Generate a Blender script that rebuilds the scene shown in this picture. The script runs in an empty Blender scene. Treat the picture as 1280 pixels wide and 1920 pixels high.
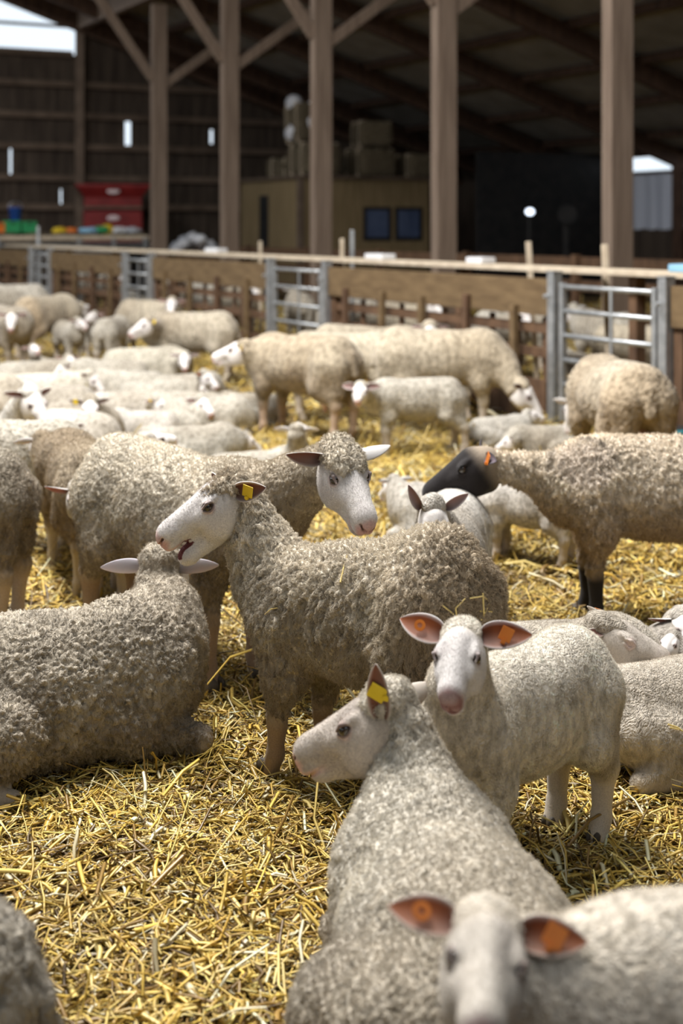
import bpy, bmesh, math, random
import numpy as np
from mathutils import Vector, Matrix, Euler
from mathutils.kdtree import KDTree

random.seed(7)
RNG = np.random.default_rng(11)
SC = bpy.context.scene
COL = SC.collection
R = math.radians

# ------------------------------------------------------------------ camera
CAM_H, FPX, HORIZON = 1.45, 2667.0, 426.0
cam_d = bpy.data.cameras.new('camera')
cam_d.sensor_fit = 'AUTO'; cam_d.sensor_width = 36.0; cam_d.lens = 50.0
cam_d.shift_y = -(960.0 - HORIZON) / 1920.0
cam_d.clip_start = 0.05; cam_d.clip_end = 200
cam_d.dof.use_dof = True; cam_d.dof.focus_distance = 3.65; cam_d.dof.aperture_fstop = 2.6
cam = bpy.data.objects.new('camera', cam_d); COL.objects.link(cam)
cam.location = (0, 0, CAM_H); cam.rotation_euler = (R(90), 0, 0)
SC.camera = cam

# ------------------------------------------------------------------ view / light
SC.view_settings.view_transform = 'Standard'
SC.view_settings.look = 'None'
SC.view_settings.gamma = 1.0
SC.view_settings.use_curve_mapping = False
SC.view_settings.exposure = 0.14
SC.cycles.use_denoising = True
SC.cycles.max_bounces = 6; SC.cycles.diffuse_bounces = 2; SC.cycles.glossy_bounces = 2
SC.cycles.transmission_bounces = 2; SC.cycles.transparent_max_bounces = 4
SC.cycles.caustics_reflective = False; SC.cycles.caustics_refractive = False
SC.cycles.sample_clamp_indirect = 6.0

world = bpy.data.worlds.new('overcast_sky'); SC.world = world
world.use_nodes = True
bg = world.node_tree.nodes['Background']
bg.inputs[0].default_value = (0.80, 0.90, 1.0, 1); bg.inputs[1].default_value = 1.15

# the barn's own axes: s runs along the row of posts (away, to the left), t across it (away, to the right)
P0 = np.array([2.91, 15.0])
RV = np.array([-0.4602, 0.8878]); PV = np.array([0.8878, 0.4602])
ANG = math.atan2(RV[1], RV[0])
def st(s, t, z=0.0):
    p = P0 + s * RV + t * PV
    return Vector((p[0], p[1], z))

def area_light(name, loc, target, sx, sy, power, color):
    d = bpy.data.lights.new(name, 'AREA'); d.shape = 'RECTANGLE'; d.size = sx; d.size_y = sy
    d.energy = power; d.color = color
    o = bpy.data.objects.new(name, d); COL.objects.link(o)
    o.location = loc
    z = (Vector(loc) - Vector(target)).normalized()
    x = Vector((RV[0], RV[1], 0)); y = z.cross(x).normalized(); x = y.cross(z)
    o.rotation_euler = Matrix((x, y, z)).transposed().to_euler()
    return o
# daylight through the long open ridge above the pens and through the open long side on the left
area_light('ridge_daylight', st(-5.0, -8.4, 8.3), st(-5.2, -7.4, 0), 6.5, 1.6, 1700, (1.0, 0.985, 0.96))
area_light('ridge_daylight_far', st(5.2, -8.4, 8.3), st(5.0, -7.4, 0), 13, 1.6, 780, (1.0, 0.985, 0.96))
area_light('open_side_daylight', st(6.0, -17.5, 3.4), st(6.0, -6.0, 1.2), 24, 3.6, 280, (0.90, 0.95, 1.0))

# ------------------------------------------------------------------ pixel helpers (1280 x 1920 frame)
def at(u, v, Y):
    return Vector(((u - 640.0) / FPX * Y, Y, CAM_H - (v - HORIZON) / FPX * Y))
def ground(u, v):
    return at(u, v, CAM_H * FPX / (v - HORIZON))

# ------------------------------------------------------------------ material helpers
def new_mat(name):
    m = bpy.data.materials.new(name); m.use_nodes = True
    nt = m.node_tree; b = nt.nodes['Principled BSDF']
    return m, nt, b
def N(nt, t, **kw):
    n = nt.nodes.new(t)
    for k, v in kw.items():
        setattr(n, k, v)
    return n
def ramp(nt, stops):
    n = nt.nodes.new('ShaderNodeValToRGB'); e = n.color_ramp.elements
    while len(e) < len(stops): e.new(0.5)
    for i, (p, c) in enumerate(stops):
        e[i].position = p; e[i].color = (*c, 1) if len(c) == 3 else c
    return n
def noisy(name, c1, c2, scale=8.0, rough=0.7, stretch=(1, 1, 1), bump=0.2, bscale=40, spec=0.3, metal=0.0, detail=6):
    m, nt, b = new_mat(name); L = nt.links
    tc = N(nt, 'ShaderNodeTexCoord'); mp = N(nt, 'ShaderNodeMapping'); mp.inputs['Scale'].default_value = stretch
    L.new(tc.outputs['Object'], mp.inputs[0])
    n1 = N(nt, 'ShaderNodeTexNoise'); n1.inputs['Scale'].default_value = scale; n1.inputs['Detail'].default_value = detail
    L.new(mp.outputs[0], n1.inputs['Vector'])
    r = ramp(nt, [(0.3, c1), (0.7, c2)]); L.new(n1.outputs[0], r.inputs[0]); L.new(r.outputs[0], b.inputs['Base Color'])
    n2 = N(nt, 'ShaderNodeTexNoise'); n2.inputs['Scale'].default_value = bscale; n2.inputs['Detail'].default_value = 5
    L.new(mp.outputs[0], n2.inputs['Vector'])
    bp = N(nt, 'ShaderNodeBump'); bp.inputs['Strength'].default_value = bump; bp.inputs['Distance'].default_value = 0.01
    L.new(n2.outputs[0], bp.inputs['Height']); L.new(bp.outputs[0], b.inputs['Normal'])
    b.inputs['Roughness'].default_value = rough; b.inputs['Specular IOR Level'].default_value = spec
    b.inputs['Metallic'].default_value = metal
    return m
M = {}
M['post'] = noisy('planed_post_timber', (0.17, 0.12, 0.088), (0.27, 0.20, 0.15), 3, 0.75, (6, 6, 0.5), 0.3, 30)
M['dark_timber'] = noisy('dark_roof_timber', (0.050, 0.028, 0.018), (0.11, 0.062, 0.04), 3, 0.8, (5, 5, 1), 0.3, 30)
M['board'] = noisy('old_wall_boards', (0.038, 0.027, 0.020), (0.10, 0.074, 0.055), 2.2, 0.85, (4, 4, 0.4), 0.4, 25)
M['girt'] = noisy('girt_timber', (0.10, 0.07, 0.05), (0.18, 0.13, 0.095), 3, 0.85, (1, 1, 1), 0.3, 25)
M['roof'] = noisy('fibre_cement_sheet', (0.22, 0.205, 0.18), (0.34, 0.315, 0.28), 2, 0.8, (1, 1, 1), 0.2, 20)
M['fence_board'] = noisy('weathered_plywood', (0.115, 0.072, 0.034), (0.19, 0.125, 0.062), 4, 0.75, (1, 4, 4), 0.25, 30)
M['fence_dark'] = noisy('stained_fence_timber', (0.07, 0.038, 0.022), (0.17, 0.095, 0.052), 4, 0.8, (2, 2, 1), 0.3, 30)
M['pale_wood'] = noisy('pale_planed_wood', (0.50, 0.40, 0.29), (0.68, 0.57, 0.43), 5, 0.7, (2, 2, 2), 0.2, 30)
M['steel'] = noisy('galvanised_steel', (0.36, 0.37, 0.38), (0.58, 0.59, 0.60), 14, 0.42, (1, 1, 1), 0.1, 60, 0.5, 0.75)
M['concrete'] = noisy('pale_concrete', (0.50, 0.48, 0.44), (0.66, 0.64, 0.60), 6, 0.85, (1, 1, 1), 0.3, 40)
M['red'] = noisy('worn_red_paint', (0.17, 0.012, 0.012), (0.25, 0.022, 0.02), 5, 0.5, (1, 1, 1), 0.1, 30)
M['badge'] = noisy('pale_badge', (0.70, 0.55, 0.55), (0.85, 0.72, 0.72), 20, 0.5)
M['cladding'] = noisy('yellowish_cladding', (0.19, 0.135, 0.066), (0.28, 0.205, 0.11), 3, 0.75, (8, 8, 0.6), 0.3, 20)
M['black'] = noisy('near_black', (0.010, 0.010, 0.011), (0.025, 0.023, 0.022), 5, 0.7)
M['glass_blue'] = noisy('dim_window_glass', (0.05, 0.07, 0.13), (0.09, 0.12, 0.21), 3, 0.15, bump=0.02)
M['bale'] = noisy('hay_bale', (0.075, 0.058, 0.036), (0.17, 0.135, 0.085), 14, 0.95, (1, 1, 1), 0.8, 60)
M['wrap'] = noisy('white_wrap_film', (0.62, 0.62, 0.66), (0.85, 0.85, 0.88), 6, 0.4, bump=0.5, bscale=14)
M['sack'] = noisy('grey_sacks', (0.30, 0.31, 0.34), (0.58, 0.59, 0.63), 8, 0.6, bump=0.5, bscale=14)
M['curtain'] = noisy('pale_wind_curtain', (0.50, 0.53, 0.63), (0.66, 0.69, 0.78), 1.2, 0.6, (6, 6, 0.3), 0.1, 10)
for k, c in dict(blue=(0.05, 0.15, 0.62), green=(0.04, 0.32, 0.12), orange=(0.80, 0.20, 0.03), yellow=(0.80, 0.55, 0.03),
                 sky=(0.30, 0.55, 0.75), white=(0.78, 0.78, 0.80), teal=(0.04, 0.30, 0.36)).items():
    M[k] = noisy('plastic_' + k, tuple(x * 0.85 for x in c), c, 6, 0.4, bump=0.03)
m, nt, b = new_mat('lit_lamp'); b.inputs['Emission Color'].default_value = (0.75, 0.85, 1, 1); b.inputs['Emission Strength'].default_value = 2.5
M['lamp'] = m
# translucent sheet in the gable opening: lets the sky through
m, nt, b = new_mat('milky_sheet')
b.inputs['Base Color'].default_value = (0.85, 0.9, 0.97, 1); b.inputs['Roughness'].default_value = 0.4
tr = N(nt, 'ShaderNodeBsdfTranslucent'); tr.inputs[0].default_value = (0.95, 0.97, 1, 1)
tp = N(nt, 'ShaderNodeBsdfTransparent'); mx = N(nt, 'ShaderNodeMixShader'); mx.inputs[0].default_value = 0.97
nt.links.new(tr.outputs[0], mx.inputs[1]); nt.links.new(tp.outputs[0], mx.inputs[2])
nt.links.new(mx.outputs[0], nt.nodes['Material Output'].inputs[0]); M['milky'] = m

# ------------------------------------------------------------------ object helpers
def link(o, parent=None):
    COL.objects.link(o)
    if parent is not None: o.parent = parent
    return o
def tag(o, label=None, cat=None, group=None, kind=None):
    if label: o['label'] = label
    if cat: o['category'] = cat
    if group: o['group'] = group
    if kind: o['kind'] = kind
    return o
def empty(name, loc, rz=0.0):
    o = bpy.data.objects.new(name, None); COL.objects.link(o)
    o.location = loc; o.rotation_euler = (0, 0, rz); o.empty_display_size = 0.1
    return o
class MB:
    """collects boxes, tubes and lathes; build() links them as one mesh object"""
    def __init__(s): s.bm = bmesh.new()
    def box(s, c, size, rot=None, bev=0.0, taper=None):
        g = bmesh.ops.create_cube(s.bm, size=1.0); vs = g['verts']
        for v in vs:
            k = 1.0
            if taper and v.co.z > 0: k = taper
            v.co = Vector((v.co.x * size[0] * k, v.co.y * size[1] * k, v.co.z * size[2]))
        if bev:
            es = list({e for v in vs for e in v.link_edges})
            r = bmesh.ops.bevel(s.bm, geom=es, offset=bev, segments=2, affect='EDGES', profile=0.6)
            vs = list({v for f in r['faces'] for v in f.verts} | {v for v in vs if v.is_valid})
        mt = Matrix.Translation(c) @ (rot.to_4x4() if rot is not None else Matrix.Identity(4))
        bmesh.ops.transform(s.bm, matrix=mt, verts=vs)
        return s
    def bar(s, p0, p1, w, h, bev=0.0, up=(0, 0, 1)):
        p0 = Vector(p0); p1 = Vector(p1); x = (p1 - p0); L = x.length; x.normalize()
        u = Vector(up)
        if abs(x.dot(u)) > 0.98: u = Vector((1, 0, 0))
        y = u.cross(x).normalized(); z = x.cross(y)
        return s.box((p0 + p1) / 2, (L, w, h), Matrix((x, y, z)).transposed(), bev)
    def tube(s, p0, p1, r, seg=12, r2=None):
        p0 = Vector(p0); p1 = Vector(p1); d = p1 - p0
        q = Vector((0, 0, 1)).rotation_difference(d.normalized()).to_matrix().to_4x4()
        g = bmesh.ops.create_cone(s.bm, cap_ends=True, segments=seg, radius1=r, radius2=r if r2 is None else r2, depth=d.length)
        bmesh.ops.transform(s.bm, matrix=Matrix.Translation((p0 + p1) / 2) @ q, verts=g['verts'])
        return s
    def blob(s, c, r, sub=2, jit=0.0, seed=0):
        rr = random.Random(seed)
        g = bmesh.ops.create_icosphere(s.bm, subdivisions=sub, radius=1.0)
        for v in g['verts']:
            k = 1 + jit * (rr.random() - 0.5)
            v.co = Vector((v.co.x * r[0] * k, v.co.y * r[1] * k, v.co.z * r[2] * k)) + Vector(c)
        return s
    def lathe(s, prof, c=(0, 0, 0), seg=20):
        rings = []
        for (r, z) in prof:
            rings.append([s.bm.verts.new((c[0] + r * math.cos(2 * math.pi * i / seg), c[1] + r * math.sin(2 * math.pi * i / seg), c[2] + z)) for i in range(seg)])
        for a, b_ in zip(rings, rings[1:]):
            for i in range(seg):
                s.bm.faces.new((a[i], a[(i + 1) % seg], b_[(i + 1) % seg], b_[i]))
        return s
    def build(s, name, mat, parent=None, smooth=False):
        bmesh.ops.recalc_face_normals(s.bm, faces=s.bm.faces[:])
        me = bpy.data.meshes.new(name); s.bm.to_mesh(me); s.bm.free()
        me.materials.append(mat)
        if smooth:
            for p in me.polygons: p.use_smooth = True
        return link(bpy.data.objects.new(name, me), parent)
def np_mesh(name, V, F, smooth=True):
    """F: (m,4) quads"""
    me = bpy.data.meshes.new(name)
    V = np.ascontiguousarray(V, np.float32); F = np.ascontiguousarray(F, np.int32)
    me.vertices.add(len(V)); me.vertices.foreach_set('co', V.ravel())
    me.loops.add(F.size); me.loops.foreach_set('vertex_index', F.ravel())
    me.polygons.add(len(F)); me.polygons.foreach_set('loop_start', np.arange(0, F.size, F.shape[1], dtype=np.int32))
    if smooth: me.polygons.foreach_set('use_smooth', np.ones(len(F), bool))
    me.update(calc_edges=True)
    return me
def set_col(me, C):
    a = me.color_attributes.new('Col', 'FLOAT_COLOR', 'POINT')
    C4 = np.ones((len(C), 4), np.float32); C4[:, :3] = C
    a.data.foreach_set('color', C4.ravel())
def set_f(me, name, F):
    a = me.attributes.new(name, 'FLOAT', 'POINT'); a.data.foreach_set('value', np.ascontiguousarray(F, np.float32))
# ================================================================== SETTING
def gz(x, y):
    return .014 * np.sin(x * 2.1 + .6) * np.sin(y * 1.7) + .008 * np.sin(x * 5.3 + y * 3.1) + .006 * np.sin(y * 7.7 - x * 2.2)
m, nt, b = new_mat('trampled_litter'); L = nt.links
tc = N(nt, 'ShaderNodeTexCoord'); n1 = N(nt, 'ShaderNodeTexNoise'); n1.inputs['Scale'].default_value = 3.0; n1.inputs['Detail'].default_value = 8
n2 = N(nt, 'ShaderNodeTexNoise'); n2.inputs['Scale'].default_value = 60; n2.inputs['Detail'].default_value = 6; n2.inputs['Roughness'].default_value = .75
for n_ in (n1, n2): L.new(tc.outputs['Object'], n_.inputs['Vector'])
mixf = N(nt, 'ShaderNodeMath', operation='MULTIPLY_ADD'); mixf.inputs[1].default_value = .5
L.new(n1.outputs[0], mixf.inputs[0]); hf = N(nt, 'ShaderNodeMath', operation='MULTIPLY'); hf.inputs[1].default_value = .5; L.new(n2.outputs[0], hf.inputs[0]); L.new(hf.outputs[0], mixf.inputs[2])
rp = ramp(nt, [(0.36, (0.045, 0.026, 0.009)), (0.5, (0.16, 0.095, 0.028)), (0.64, (0.36, 0.23, 0.07))]); L.new(mixf.outputs[0], rp.inputs[0]); L.new(rp.outputs[0], b.inputs['Base Color'])
bp = N(nt, 'ShaderNodeBump'); bp.inputs['Strength'].default_value = .9; bp.inputs['Distance'].default_value = .03; L.new(n2.outputs[0], bp.inputs['Height']); L.new(bp.outputs[0], b.inputs['Normal'])
b.inputs['Roughness'].default_value = .85; M['litter'] = m

nx, ny = 200, 260
gx = np.linspace(-28, 28, nx); gy = np.concatenate([np.linspace(-12, 1, 20), np.linspace(1.2, 12, 160), np.linspace(12.5, 48, 80)])
GX, GY = np.meshgrid(gx, gy, indexing='ij')
gV = np.stack([GX.ravel(), GY.ravel(), gz(GX, GY).ravel() - .012], 1)
ii, jj = np.meshgrid(np.arange(nx - 1), np.arange(ny - 1), indexing='ij'); q = (ii * ny + jj).ravel()
me = np_mesh('floor', gV, np.stack([q, q + ny, q + ny + 1, q + 1], 1)); me.materials.append(M['litter'])
fl = link(bpy.data.objects.new('floor', me)); tag(fl, 'straw littered floor of the barn', None, None, 'structure')

def beam(name, p0, p1, w, h, mat, label, bev=.008):
    return tag(MB().bar(p0, p1, w, h, bev).build(name, mat), label, None, None, 'structure')
S_END, T_SIDE, S_BACK = 19.2, 10.0, -20.0
SP = 3.492
def roof_z(t):                                   # underside of the roof sheets
    return 6.35 - .33 * t if t > -8.25 else 6.35 + .33 * 8.25 - .33 * (-8.25 - t)

# gable end: separate upright boards in one wall, with the gaps daylight comes through
def gable():
    mb = MB(); rr = random.Random(3)
    t = -20.0
    gaps = [(-1.62, 2.62, 3.18, .05), (1.15, 3.32, 3.87, .14), (3.3, 3.42, 3.75, .07), (-.42, 1.95, 2.3, .04)]
    while t < T_SIDE:
        w = .21 + rr.random() * .03
        top = 5.33 if t < -.05 else roof_z(t + w) - .02
        if top > roof_z(t) - .03: top = roof_z(t) - .03
        y = S_END + .03 + rr.random() * .02
        segs = [(0, top)]
        for gt, z0, z1, gw in gaps:
            if t <= gt < t + w + .01:
                segs = [(0, z0), (z1, top)]
                for sg in (0, 1):
                    bw = (w - gw) / 2; tc_ = t + (bw / 2 if sg == 0 else w - bw / 2)
                    mb.bar(st(y, tc_, z0), st(y, tc_, z1), bw, .026, 0, up=(RV[0], RV[1], 0))
        for a, b_ in segs:
            if b_ > a: mb.bar(st(y, t + w / 2, a), st(y, t + w / 2, b_), w - .004, .026, 0, up=(RV[0], RV[1], 0))
        t += w
    return tag(mb.build('wall_left', M['board']), 'dark upright board wall of the barn end', None, None, 'structure')
gable()
for i, z in enumerate((.85, 1.9, 2.55, 3.25, 3.95, 4.65, 5.33)):
    beam('trim_%d' % (i + 1), st(S_END - .06, -20, z), st(S_END - .06, -.15 if z > 5.3 else 9.9, z), .10, .14, M['girt'], 'horizontal rail across the board wall')
# the milky sheet above the boards
mb = MB(); mb.box((0, 0, 0), (20, .012, .54)); w1 = mb.build('window_1', M['milky']); w1.location = st(S_END + .02, -10.05, 5.65); w1.rotation_euler = (0, 0, ANG + R(90)); tag(w1, 'bright milky strip window above the board wall', None, None, 'structure')
bm = bmesh.new()
pts = [(-20, 5.99), (-.1, 5.99), (-.1, roof_z(-.1)), (-8.25, roof_z(-8.24)), (-20, roof_z(-20))]
fr = [bm.verts.new(st(S_END + .02, t_, z_)) for t_, z_ in pts]; bk = [bm.verts.new(st(S_END + .032, t_, z_)) for t_, z_ in pts]
bm.faces.new(fr); bm.faces.new(bk[::-1])
for i in range(5): bm.faces.new((fr[i], fr[(i + 1) % 5], bk[(i + 1) % 5], bk[i]))
me = bpy.data.meshes.new('window_2'); bm.to_mesh(me); bm.free(); me.materials.append(M['milky'])
tag(link(bpy.data.objects.new('window_2', me)), 'bright gable light above the strip window', None, None, 'structure')
beam('trim_8', st(S_END - .02, -20, 5.95), st(S_END - .02, -.1, 5.95), .08, .07, M['girt'], 'thin bar between the two bright gable lights')
beam('trim_9', st(S_END - .15, 0, 0), st(S_END - .15, 0, 5.9), .20, .20, M['girt'], 'timber wall post at the edge of the bright strip window')
# right long side: low boards, pale curtain, bright gap under the eave
mb = MB(); s = S_BACK
while s < S_END:
    mb.bar(st(s + .1, T_SIDE, 0), st(s + .1, T_SIDE, 1.42), .195, .026, 0, up=(PV[0], PV[1], 0)); s += .2
tag(mb.build('wall_right', M['board']), 'low dark board wall under the pale side curtain', None, None, 'structure')
rrr = random.Random(5)
CUT = [(-19.5, -3), (-2.9, 3.5), (3.6, 9.4), (9.5, 13.2)]
for i, (a, b_) in enumerate(CUT):
    n = int((b_ - a) / .06); V = []; F = []
    for k in range(n + 1):
        s_ = a + (b_ - a) * k / n; d_ = .02 * math.sin(k * .9) + .012 * math.sin(k * .37 + 1)
        p = st(s_, T_SIDE - .02 + d_, 0)
        for z_ in (1.40, 2.58): V.append((p.x, p.y, z_))
    V = np.array(V); off = np.array([PV[0], PV[1], 0]) * .006; nv = len(V)
    V = np.concatenate([V, V + off])
    for k in range(n):
        F.append((2 * k, 2 * k + 2, 2 * k + 3, 2 * k + 1)); F.append((nv + 2 * k, nv + 2 * k + 1, nv + 2 * k + 3, nv + 2 * k + 2))
    me = np_mesh('wind_curtain', V, np.array(F)); me.materials.append(M['curtain'])
    tag(link(bpy.data.objects.new('wind_curtain', me)), ['pale wind curtain on the side wall behind the nearest pens', 'pale wind curtain on the side wall at the right edge', 'pale wind curtain right of the last timber post', 'dim wind curtain left of the nearest tall post'][i], 'curtain', 'wind curtains on the side wall')
beam('trim_10', st(S_BACK, T_SIDE - .08, 2.60), st(13.3, T_SIDE - .08, 2.60), .06, .06, M['dark_timber'], 'rail along the top of the side curtains')
beam('trim_11', st(S_BACK, T_SIDE, 3.02), st(S_END, T_SIDE, 3.02), .14, .18, M['dark_timber'], 'eave beam over the side wall')
mb = MB(); mb.bar(st(13.3, T_SIDE, 2.2), st(S_END, T_SIDE, 2.2), .03, 1.6, 0); tag(mb.build('wall_right_boards', M['board']), 'dark end stretch of the side wall', None, None, 'structure')
for i in range(-5, 6):
    beam('trim_%d' % (20 + i), st(i * SP, T_SIDE - .18, 0), st(i * SP, T_SIDE - .18, 2.95), .18, .2, M['dark_timber'], 'dark timber post of the side wall')
# walls behind the photographer's back and on the far left (open above waist height for the daylight)
beam('wall_back', st(S_BACK, -20, 3.0), st(S_BACK, T_SIDE, 3.0), .1, 6.0, M['board'], 'barn end wall out of view')
beam('wall_side', st(S_BACK, -20, 1.3), st(S_END, -20, 1.3), .1, 2.6, M['board'], 'low wall along the open side of the barn')

# roof: corrugated sheets on purlins on rafters
def roof(name, t0, t1, label):
    n = 900; s_ = np.linspace(S_BACK, S_END + .4, n); V = []
    z_ = .022 * np.sin(s_ * 2 * np.pi / .177)
    for t in (t0, t1):
        for k in range(n):
            p = P0 + s_[k] * RV + t * PV; V.append((p[0], p[1], roof_z(t) + z_[k]))
    V = np.array(V); V = np.concatenate([V, V + np.array([0, 0, .012])]); k = np.arange(n - 1)
    F = np.concatenate([np.stack([k, k + 1, n + k + 1, n + k], 1), np.stack([2 * n + k, 3 * n + k, 3 * n + k + 1, 2 * n + k + 1], 1)])
    me = np_mesh(name, V, F); me.materials.append(M['roof'])
    tag(link(bpy.data.objects.new(name, me)), label, None, None, 'structure')
roof('ceiling', -6.4, T_SIDE + .15, 'corrugated roof sloping down over the pens')
roof('ceiling_far_slope', -20.4, -10.1, 'corrugated roof slope left of the open ridge')
for i in range(-5, 6):
    s = i * SP if i < 5.5 else S_END
    beam('rafter_%d' % (i + 6), st(s, -6.3, roof_z(-6.3) - .32), st(s, T_SIDE + .1, roof_z(T_SIDE + .1) - .28), .16, .34, M['dark_timber'], 'dark rafter under the roof')
    beam('rafter_%d' % (i + 26), st(s, -10.2, roof_z(-10.2) - .40), st(s, -20.2, roof_z(-20.2) - .40), .16, .44, M['dark_timber'], 'dark rafter under the far roof slope')
beam('rafter_18', st(S_END - .25, -6.3, roof_z(-6.3) - .35), st(S_END - .25, T_SIDE, roof_z(T_SIDE) - .35), .16, .4, M['dark_timber'], 'dark rafter against the barn end')
for i, t in enumerate((-5.8, -4.4, -3.0, -1.6, 1.5, 3.0, 4.5, 6.0, 7.5, 9.0)):
    beam('purlin_%d' % (i + 1), st(S_BACK, t, roof_z(t) - .10), st(S_END, t, roof_z(t) - .10), .09, .15, M['dark_timber'], 'purlin under the roof sheets')
beam('trim_12', st(S_BACK, -.02, roof_z(0) - .30), st(S_END - .1, -.02, roof_z(0) - .30), .20, .34, M['post'], 'pale plate beam over the row of posts')

# the row of tall posts, each with its two braces
PL = {4: 'tall timber post with two braces, just right of the red feed bin', 3: 'second tall timber post from the left, left of the yellowish clad hut', 2: 'tall timber post in front of the corner of the clad hut',
      1: 'tall timber post right of the dim blue hut windows', 0: 'widest and nearest tall timber post, at the right behind the steel gate'}
for k in range(-2, 5):
    s = k * SP
    t_ = empty('timber_post', st(s, 0, 0), ANG)
    tag(t_, PL.get(k, 'tall timber post outside the picture on the right'), 'post', 'tall timber posts of the barn')
    w, d = .17, .285          # along the row, across it
    MB().box((0, 0, 2.87), (w, d, 5.74), None, .006).build('shaft', M['post'], t_)
    for sgn, t1, z0 in ((1, 1.55, 4.30), (-1, 1.55, 4.22)):
        z1 = roof_z(-sgn * t1) - .60
        MB().bar((0, sgn * d / 2 * .9, z0), (0, sgn * t1, z1), .085, .16, .006).build('brace', M['post'], t_)

# ------------------------------------------------------------------ straw: what nobody could count
def straw():
    zones = [(1.55, 5.2, 115000, .056, .0027), (5.2, 10.5, 80000, .075, .0036), (10.5, 27, 60000, .13, .0062)]
    Vs, Fs, Cs = [], [], []; base = 0
    pal = np.array([(.84, .58, .125), (.90, .68, .22), (.66, .42, .085), (.93, .82, .54), (.34, .20, .05), (.17, .10, .03)]); pw = np.array([.28, .22, .18, .10, .13, .09])
    for y0, y1, n, ln, hw in zones:
        u = RNG.random(int(n * 1.0)); a, c = .27, .40
        Yc = y0 + (y1 - y0) * u; wgt = (a * Yc + c) / (a * y1 + c)
        keep = RNG.random(len(Yc)) < np.maximum(wgt, .45); Yc = Yc[keep]; n = len(Yc)
        Xc = (RNG.random(n) * 2 - 1) * (a * Yc + c)
        yaw = RNG.random(n) * 2 * np.pi; Ls = ln * np.exp(RNG.normal(0, .50, n)); W = hw * np.exp(RNG.normal(0, .45, n))
        pit = RNG.normal(0, R(12), n) ; steep = RNG.random(n) < .05; pit = np.where(steep, np.abs(RNG.normal(0, R(32), n)), pit)
        z0 = gz(Xc, Yc) - .010 + .026 * RNG.random(n) ** 1.6 + np.where(steep, .006, 0)
        D = np.stack([np.cos(yaw) * np.cos(pit), np.sin(yaw) * np.cos(pit), np.sin(pit)], 1)
        Sd = np.stack([-np.sin(yaw), np.cos(yaw), RNG.normal(0, .35, n)], 1); Sd /= np.linalg.norm(Sd, axis=1, keepdims=True)
        Up = np.cross(D, Sd)
        bend = RNG.normal(0, .10, n) * Ls; sbend = RNG.normal(0, .05, n) * Ls
        C0 = np.stack([Xc, Yc, z0], 1); rings = []
        for tt in (-.5, 0, .5):
            Pm = C0 + D * (Ls * tt)[:, None] + Up * (bend * (1 - 4 * tt * tt))[:, None] + Sd * (sbend * (1 - 4 * tt * tt))[:, None]
            Pm[:, 2] += np.abs(np.sin(pit)) * Ls * .5 * (np.abs(pit) > .3)
            for (cs, cu) in ((-1, 0), (0, .45), (1, 0)):
                rings.append(Pm + Sd * (W * cs)[:, None] + Up * (W * cu)[:, None])
        V = np.stack(rings, 1).reshape(-1, 3); b0 = base + np.arange(n) * 9; F = []
        for r_ in (0, 3):
            for j in range(3):
                k2 = (j + 1) % 3; F.append(np.stack([b0 + r_ + j, b0 + r_ + 3 + j, b0 + r_ + 3 + k2, b0 + r_ + k2], 1))
        ci = RNG.choice(len(pal), n, p=pw / pw.sum())
        damp = sstep_(-.2, 1.2, np.sin(Xc * 1.9 + 1) * np.sin(Yc * 1.3 + .4) + .5 * np.sin(Xc * 4.1 - Yc * 3.3))
        cc = pal[ci] * RNG.uniform(.75, 1.15, (n, 1)) * (1 - .35 * damp[:, None])
        Vs.append(V); Fs.append(np.concatenate(F)); Cs.append(np.repeat(cc, 9, 0)); base += n * 9
    me = np_mesh('ground_straw', np.concatenate(Vs), np.concatenate(Fs), smooth=False); set_col(me, np.clip(np.concatenate(Cs), 0, .92)); me.materials.append(M['straw'])
    o = link(bpy.data.objects.new('ground_straw', me)); tag(o, 'loose golden straw bedding covering the barn floor', 'straw', None, 'stuff')
def sstep_(a, b, x):
    t = np.clip((x - a) / (b - a), 0, 1); return t * t * (3 - 2 * t)
m, nt, b = new_mat('golden_straw'); a_ = N(nt, 'ShaderNodeAttribute', attribute_name='Col')
nt.links.new(a_.outputs['Color'], b.inputs['Base Color']); b.inputs['Roughness'].default_value = .38; b.inputs['Specular IOR Level'].default_value = .55
M['straw'] = m
straw()

# ------------------------------------------------------------------ the pen fence: boarded feed barriers with steel gates between
T_F = -3.34
def along(s, name, label, cat, group, t=T_F):
    return tag(empty(name, st(s, t, 0), ANG), label, cat, group)          # local x runs along the fence, local y towards the camera side
def barrier(s0, s1, label, n_stakes, seed):
    s0, s1 = s0 + .045, s1 - .045
    L_ = s1 - s0; o = along(s0, 'feed_barrier', label, 'fence panel', 'boarded feed barriers of the pen fence'); r = random.Random(seed)
    MB().box((L_ / 2, 0, .935), (L_ - .02, .022, .27), None, .004).build('top_board', M['fence_board'], o)
    for x in (.05, L_ - .05): MB().box((x, -.05, .53), (.09, .07, 1.06), None, .006).build('end_post', M['fence_dark'], o)
    for z in (.52, .70): MB().box((L_ / 2, -.05, z), (L_ - .1, .03, .075), None, .004).build('rail', M['fence_dark'], o)
    MB().box((L_ / 2, -.03, .17), (L_ - .02, .03, .30), None, .004).build('bottom_board', M['fence_dark'], o)
    for i in range(n_stakes):
        x = L_ * (i + .6) / (n_stakes + .2)
        h = .92 - .06 * r.random()
        MB().box((x, .035, h / 2), (.065, .045, h), Matrix.Rotation(R(r.uniform(-2, 2)), 3, 'Y'), .005).build('stake', M['fence_board'] if i % 3 != 1 else M['fence_dark'], o)
    for i in range(n_stakes * 2):
        x = L_ * (i + .5) / (n_stakes * 2)
        MB().box((x, -.085, .45), (.05, .03, .66), None, .003).build('slat', M['fence_dark'], o)
    return o
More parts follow.
